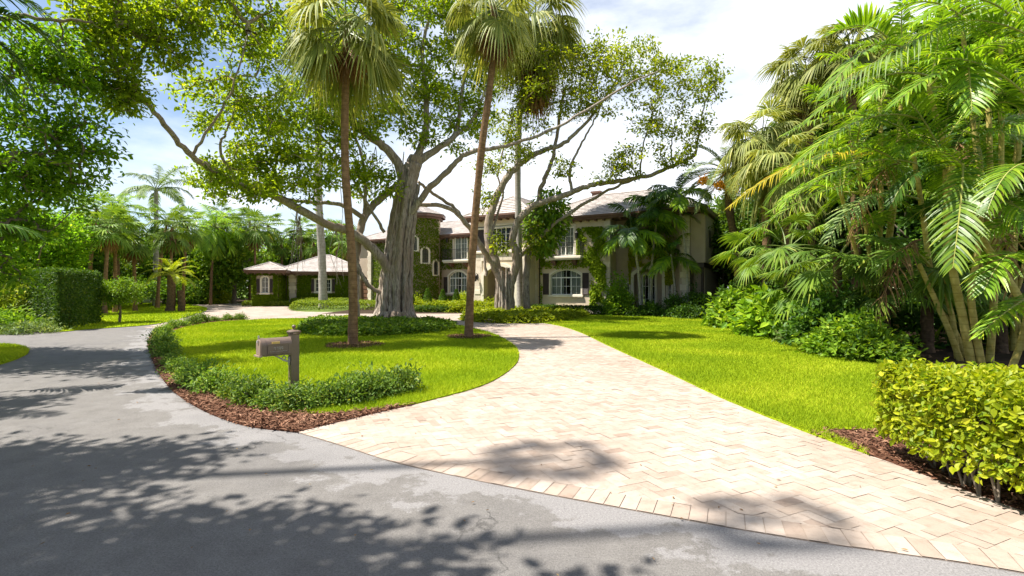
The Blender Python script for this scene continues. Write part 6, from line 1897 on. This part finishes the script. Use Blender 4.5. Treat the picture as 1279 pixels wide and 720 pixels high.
    for i, (lab, px, d, k, s) in enumerate(T):
        far_tree(lab, ((px - CX) / F * d, d, 0), k, s, 300 + i, g)
    # loose mass of leaves below those trees
    for nm, pts, z, n, mat, hump in (('undergrowth', [(-38, 24), (-34, 36), (-33, 44), (-34, 56), (-36, 66), (-26, 70), (-26, 74), (-44, 74), (-60, 40), (-50, 24)], 2.6, 42000, 'backing', .5),
                                ('undergrowth', [(14.5, 15.2), (10.5, 15.6), (10.2, 17), (11.5, 22), (13.5, 28), (16, 34), (17, 42), (30, 42), (34, 26), (28, 14), (20, 14)], 1.3, 46000, 'shrub_dark', .35),
                                ('undergrowth', [(18, 30), (16, 44), (30, 46), (34, 30), (30, 14), (24, 14)], 5.0, 40000, 'shrub_dark', .9)):
        m = M(); p = np.array(pts, float); cover_leaves(m, p, z, rng, n, .32, .16, hump); tag(m.build(nm, MT[mat]), kind='stuff')
    m = M(); y = np.linspace(0, 1, 2)
    # far wood along the horizon
    m = M(); n = 60000; a = rng.uniform(-1.25, 1.25, n); r = rng.uniform(88, 112, n); hgt = 7.5 + 1.6 * np.sin(a * 21) + 1.2 * np.sin(a * 47 + 1)
    pos = np.c_[r * np.sin(a), r * np.cos(a), hgt * rng.random(n) ** .7]; rnd_leaves(m, pos, rng.normal(size=(n, 3)), rng, 1.0, .6); tag(m.build('distant_woods', MT['backing']), kind='stuff')
    # neighbour's white wall glimpsed through the palm row
    d = 60; m = M(); box(m, (118 - CX) / F * d, (150 - CX) / F * d, d, d + 5, 0, 5.2); h = thing('neighbouring_house', 'white house wall glimpsed through the palm row', 'house'); m.build('wall', MT['white'], h)
    m = M(); box(m, (118 - CX) / F * d - .3, (150 - CX) / F * d + .3, d - .4, d + 5.4, 5.203, 5.5); m.build('roof', MT['fascia'], h)
    # dark frond tips reaching in beside the shade tree
    b = np.array([-11.8, 7.2, 0]); top = np.array([-11.2, 8.0, 6.3])
    t = thing('feather_palm', 'dark feather palm reaching in beside the shade tree at the road', 'palm', b)
    palm_trunk(t, [(0, 0, 0), (top - b) * .5, top - b], .16, .12, MT['palm_bark'], rng)
    for e in (((-90, 40, 8.6), (20, -20, 9), (78, 75, 9.4)), ((-90, 60, 8.6), (0, 10, 9), (40, 115, 9.3)), ((-90, 20, 8.6), (-10, -40, 9), (60, 20, 9.4)), ((-90, 290, 9), (-10, 268, 9.2), (42, 292, 9.4)), ((-90, 60, 8.6), (-20, 40, 9), (10, 120, 9))):
        feather_frond(rng, bez=[P(*q) for q in e], nl=40, ll=.55, wd=.022, v=.25, droop=.5, t0=.08).build('frond', [MT['feather_dark'], MT['rachis_green']], t, False, b)
    crown_fronds(t, 'feather_dark', 9, top - b + [-1.2, -1, 0], rng, .8)


# ------------------------------------------------------------------ light and camera
SUN_EL = rad(63)
SUN_DIR = np.array([.992, .126])          # where shadows fall on the ground


def light():
    w = bpy.data.worlds.new('World'); SC.world = w; w.use_nodes = True
    nt = w.node_tree; bg = nt.nodes['Background']
    sky = nt.nodes.new('ShaderNodeTexSky'); sky.sky_type = 'NISHITA'; sky.sun_disc = False
    sky.sun_elevation = SUN_EL; sky.sun_rotation = math.atan2(-SUN_DIR[0], -SUN_DIR[1])
    sky.air_density = 1.0; sky.dust_density = .9; sky.ozone_density = 1.0
    tc = nd(nt, 'TexCoord'); mp = nd(nt, 'Mapping'); mp.inputs['Scale'].default_value = (1, 1, 2.6); mp.inputs['Location'].default_value = (.5, .1, 0)
    nt.links.new(tc.outputs['Generated'], mp.inputs[0])
    n = noise(nt, 1.7, 8, .58, vec=mp.outputs[0])
    sx = nd(nt, 'SeparateXYZ'); nt.links.new(tc.outputs['Generated'], sx.inputs[0])
    ad = nd(nt, 'Math', operation='MULTIPLY_ADD'); nt.links.new(sx.outputs['X'], ad.inputs[0]); ad.inputs[1].default_value = .46
    ay = nd(nt, 'Math', operation='MULTIPLY_ADD'); nt.links.new(sx.outputs['Y'], ay.inputs[0]); ay.inputs[1].default_value = .24; nt.links.new(n, ay.inputs[2])
    az = nd(nt, 'Math', operation='MULTIPLY_ADD'); nt.links.new(sx.outputs['Z'], az.inputs[0]); az.inputs[1].default_value = -.16; nt.links.new(ay.outputs[0], az.inputs[2]); nt.links.new(az.outputs[0], ad.inputs[2])
    f = ramp(nt, ad.outputs[0], [(.46, 0.02), (.64, .70), (.80, .97)])
    c = mixc(nt, f, sky.outputs[0], (7.6, 7.8, 8.2))
    nt.links.new(c, bg.inputs[0]); bg.inputs[1].default_value = .08
    sd = bpy.data.lights.new('sun', 'SUN'); sd.energy = 5.0; sd.angle = rad(.5); sd.color = (1, .955, .88)
    so = bpy.data.objects.new('sun', sd); COL.objects.link(so)
    dirv = Vector((SUN_DIR[0] * math.cos(SUN_EL), SUN_DIR[1] * math.cos(SUN_EL), -math.sin(SUN_EL)))
    so.rotation_euler = dirv.to_track_quat('-Z', 'Y').to_euler()
    SC.view_settings.view_transform = 'Standard'; SC.view_settings.look = 'None'; SC.view_settings.gamma = 1
    SC.view_settings.exposure = 1.2
    cd = bpy.data.cameras.new('camera'); co = bpy.data.objects.new('camera', cd); COL.objects.link(co)
    cd.sensor_width = 36; cd.lens = 36 * F / 1279; cd.clip_end = 1500; cd.clip_start = .05
    co.location = (0, 0, H); co.rotation_euler = (rad(90), 0, 0); SC.camera = co
    cy = SC.cycles
    cy.max_bounces = 7; cy.diffuse_bounces = 3; cy.glossy_bounces = 2; cy.transmission_bounces = 4; cy.transparent_max_bounces = 4
    cy.use_denoising = True; cy.sample_clamp_indirect = 6


make_mats()
frond_lib()
build_ground()
build_house()
build_pavilion()
banyan()
second_fig()
near_trees()
road_palms()
lawn_palms()
small_house_palms()
right_palms()
beds()
litter()
mailbox()
hoop()
far_planting()
light()
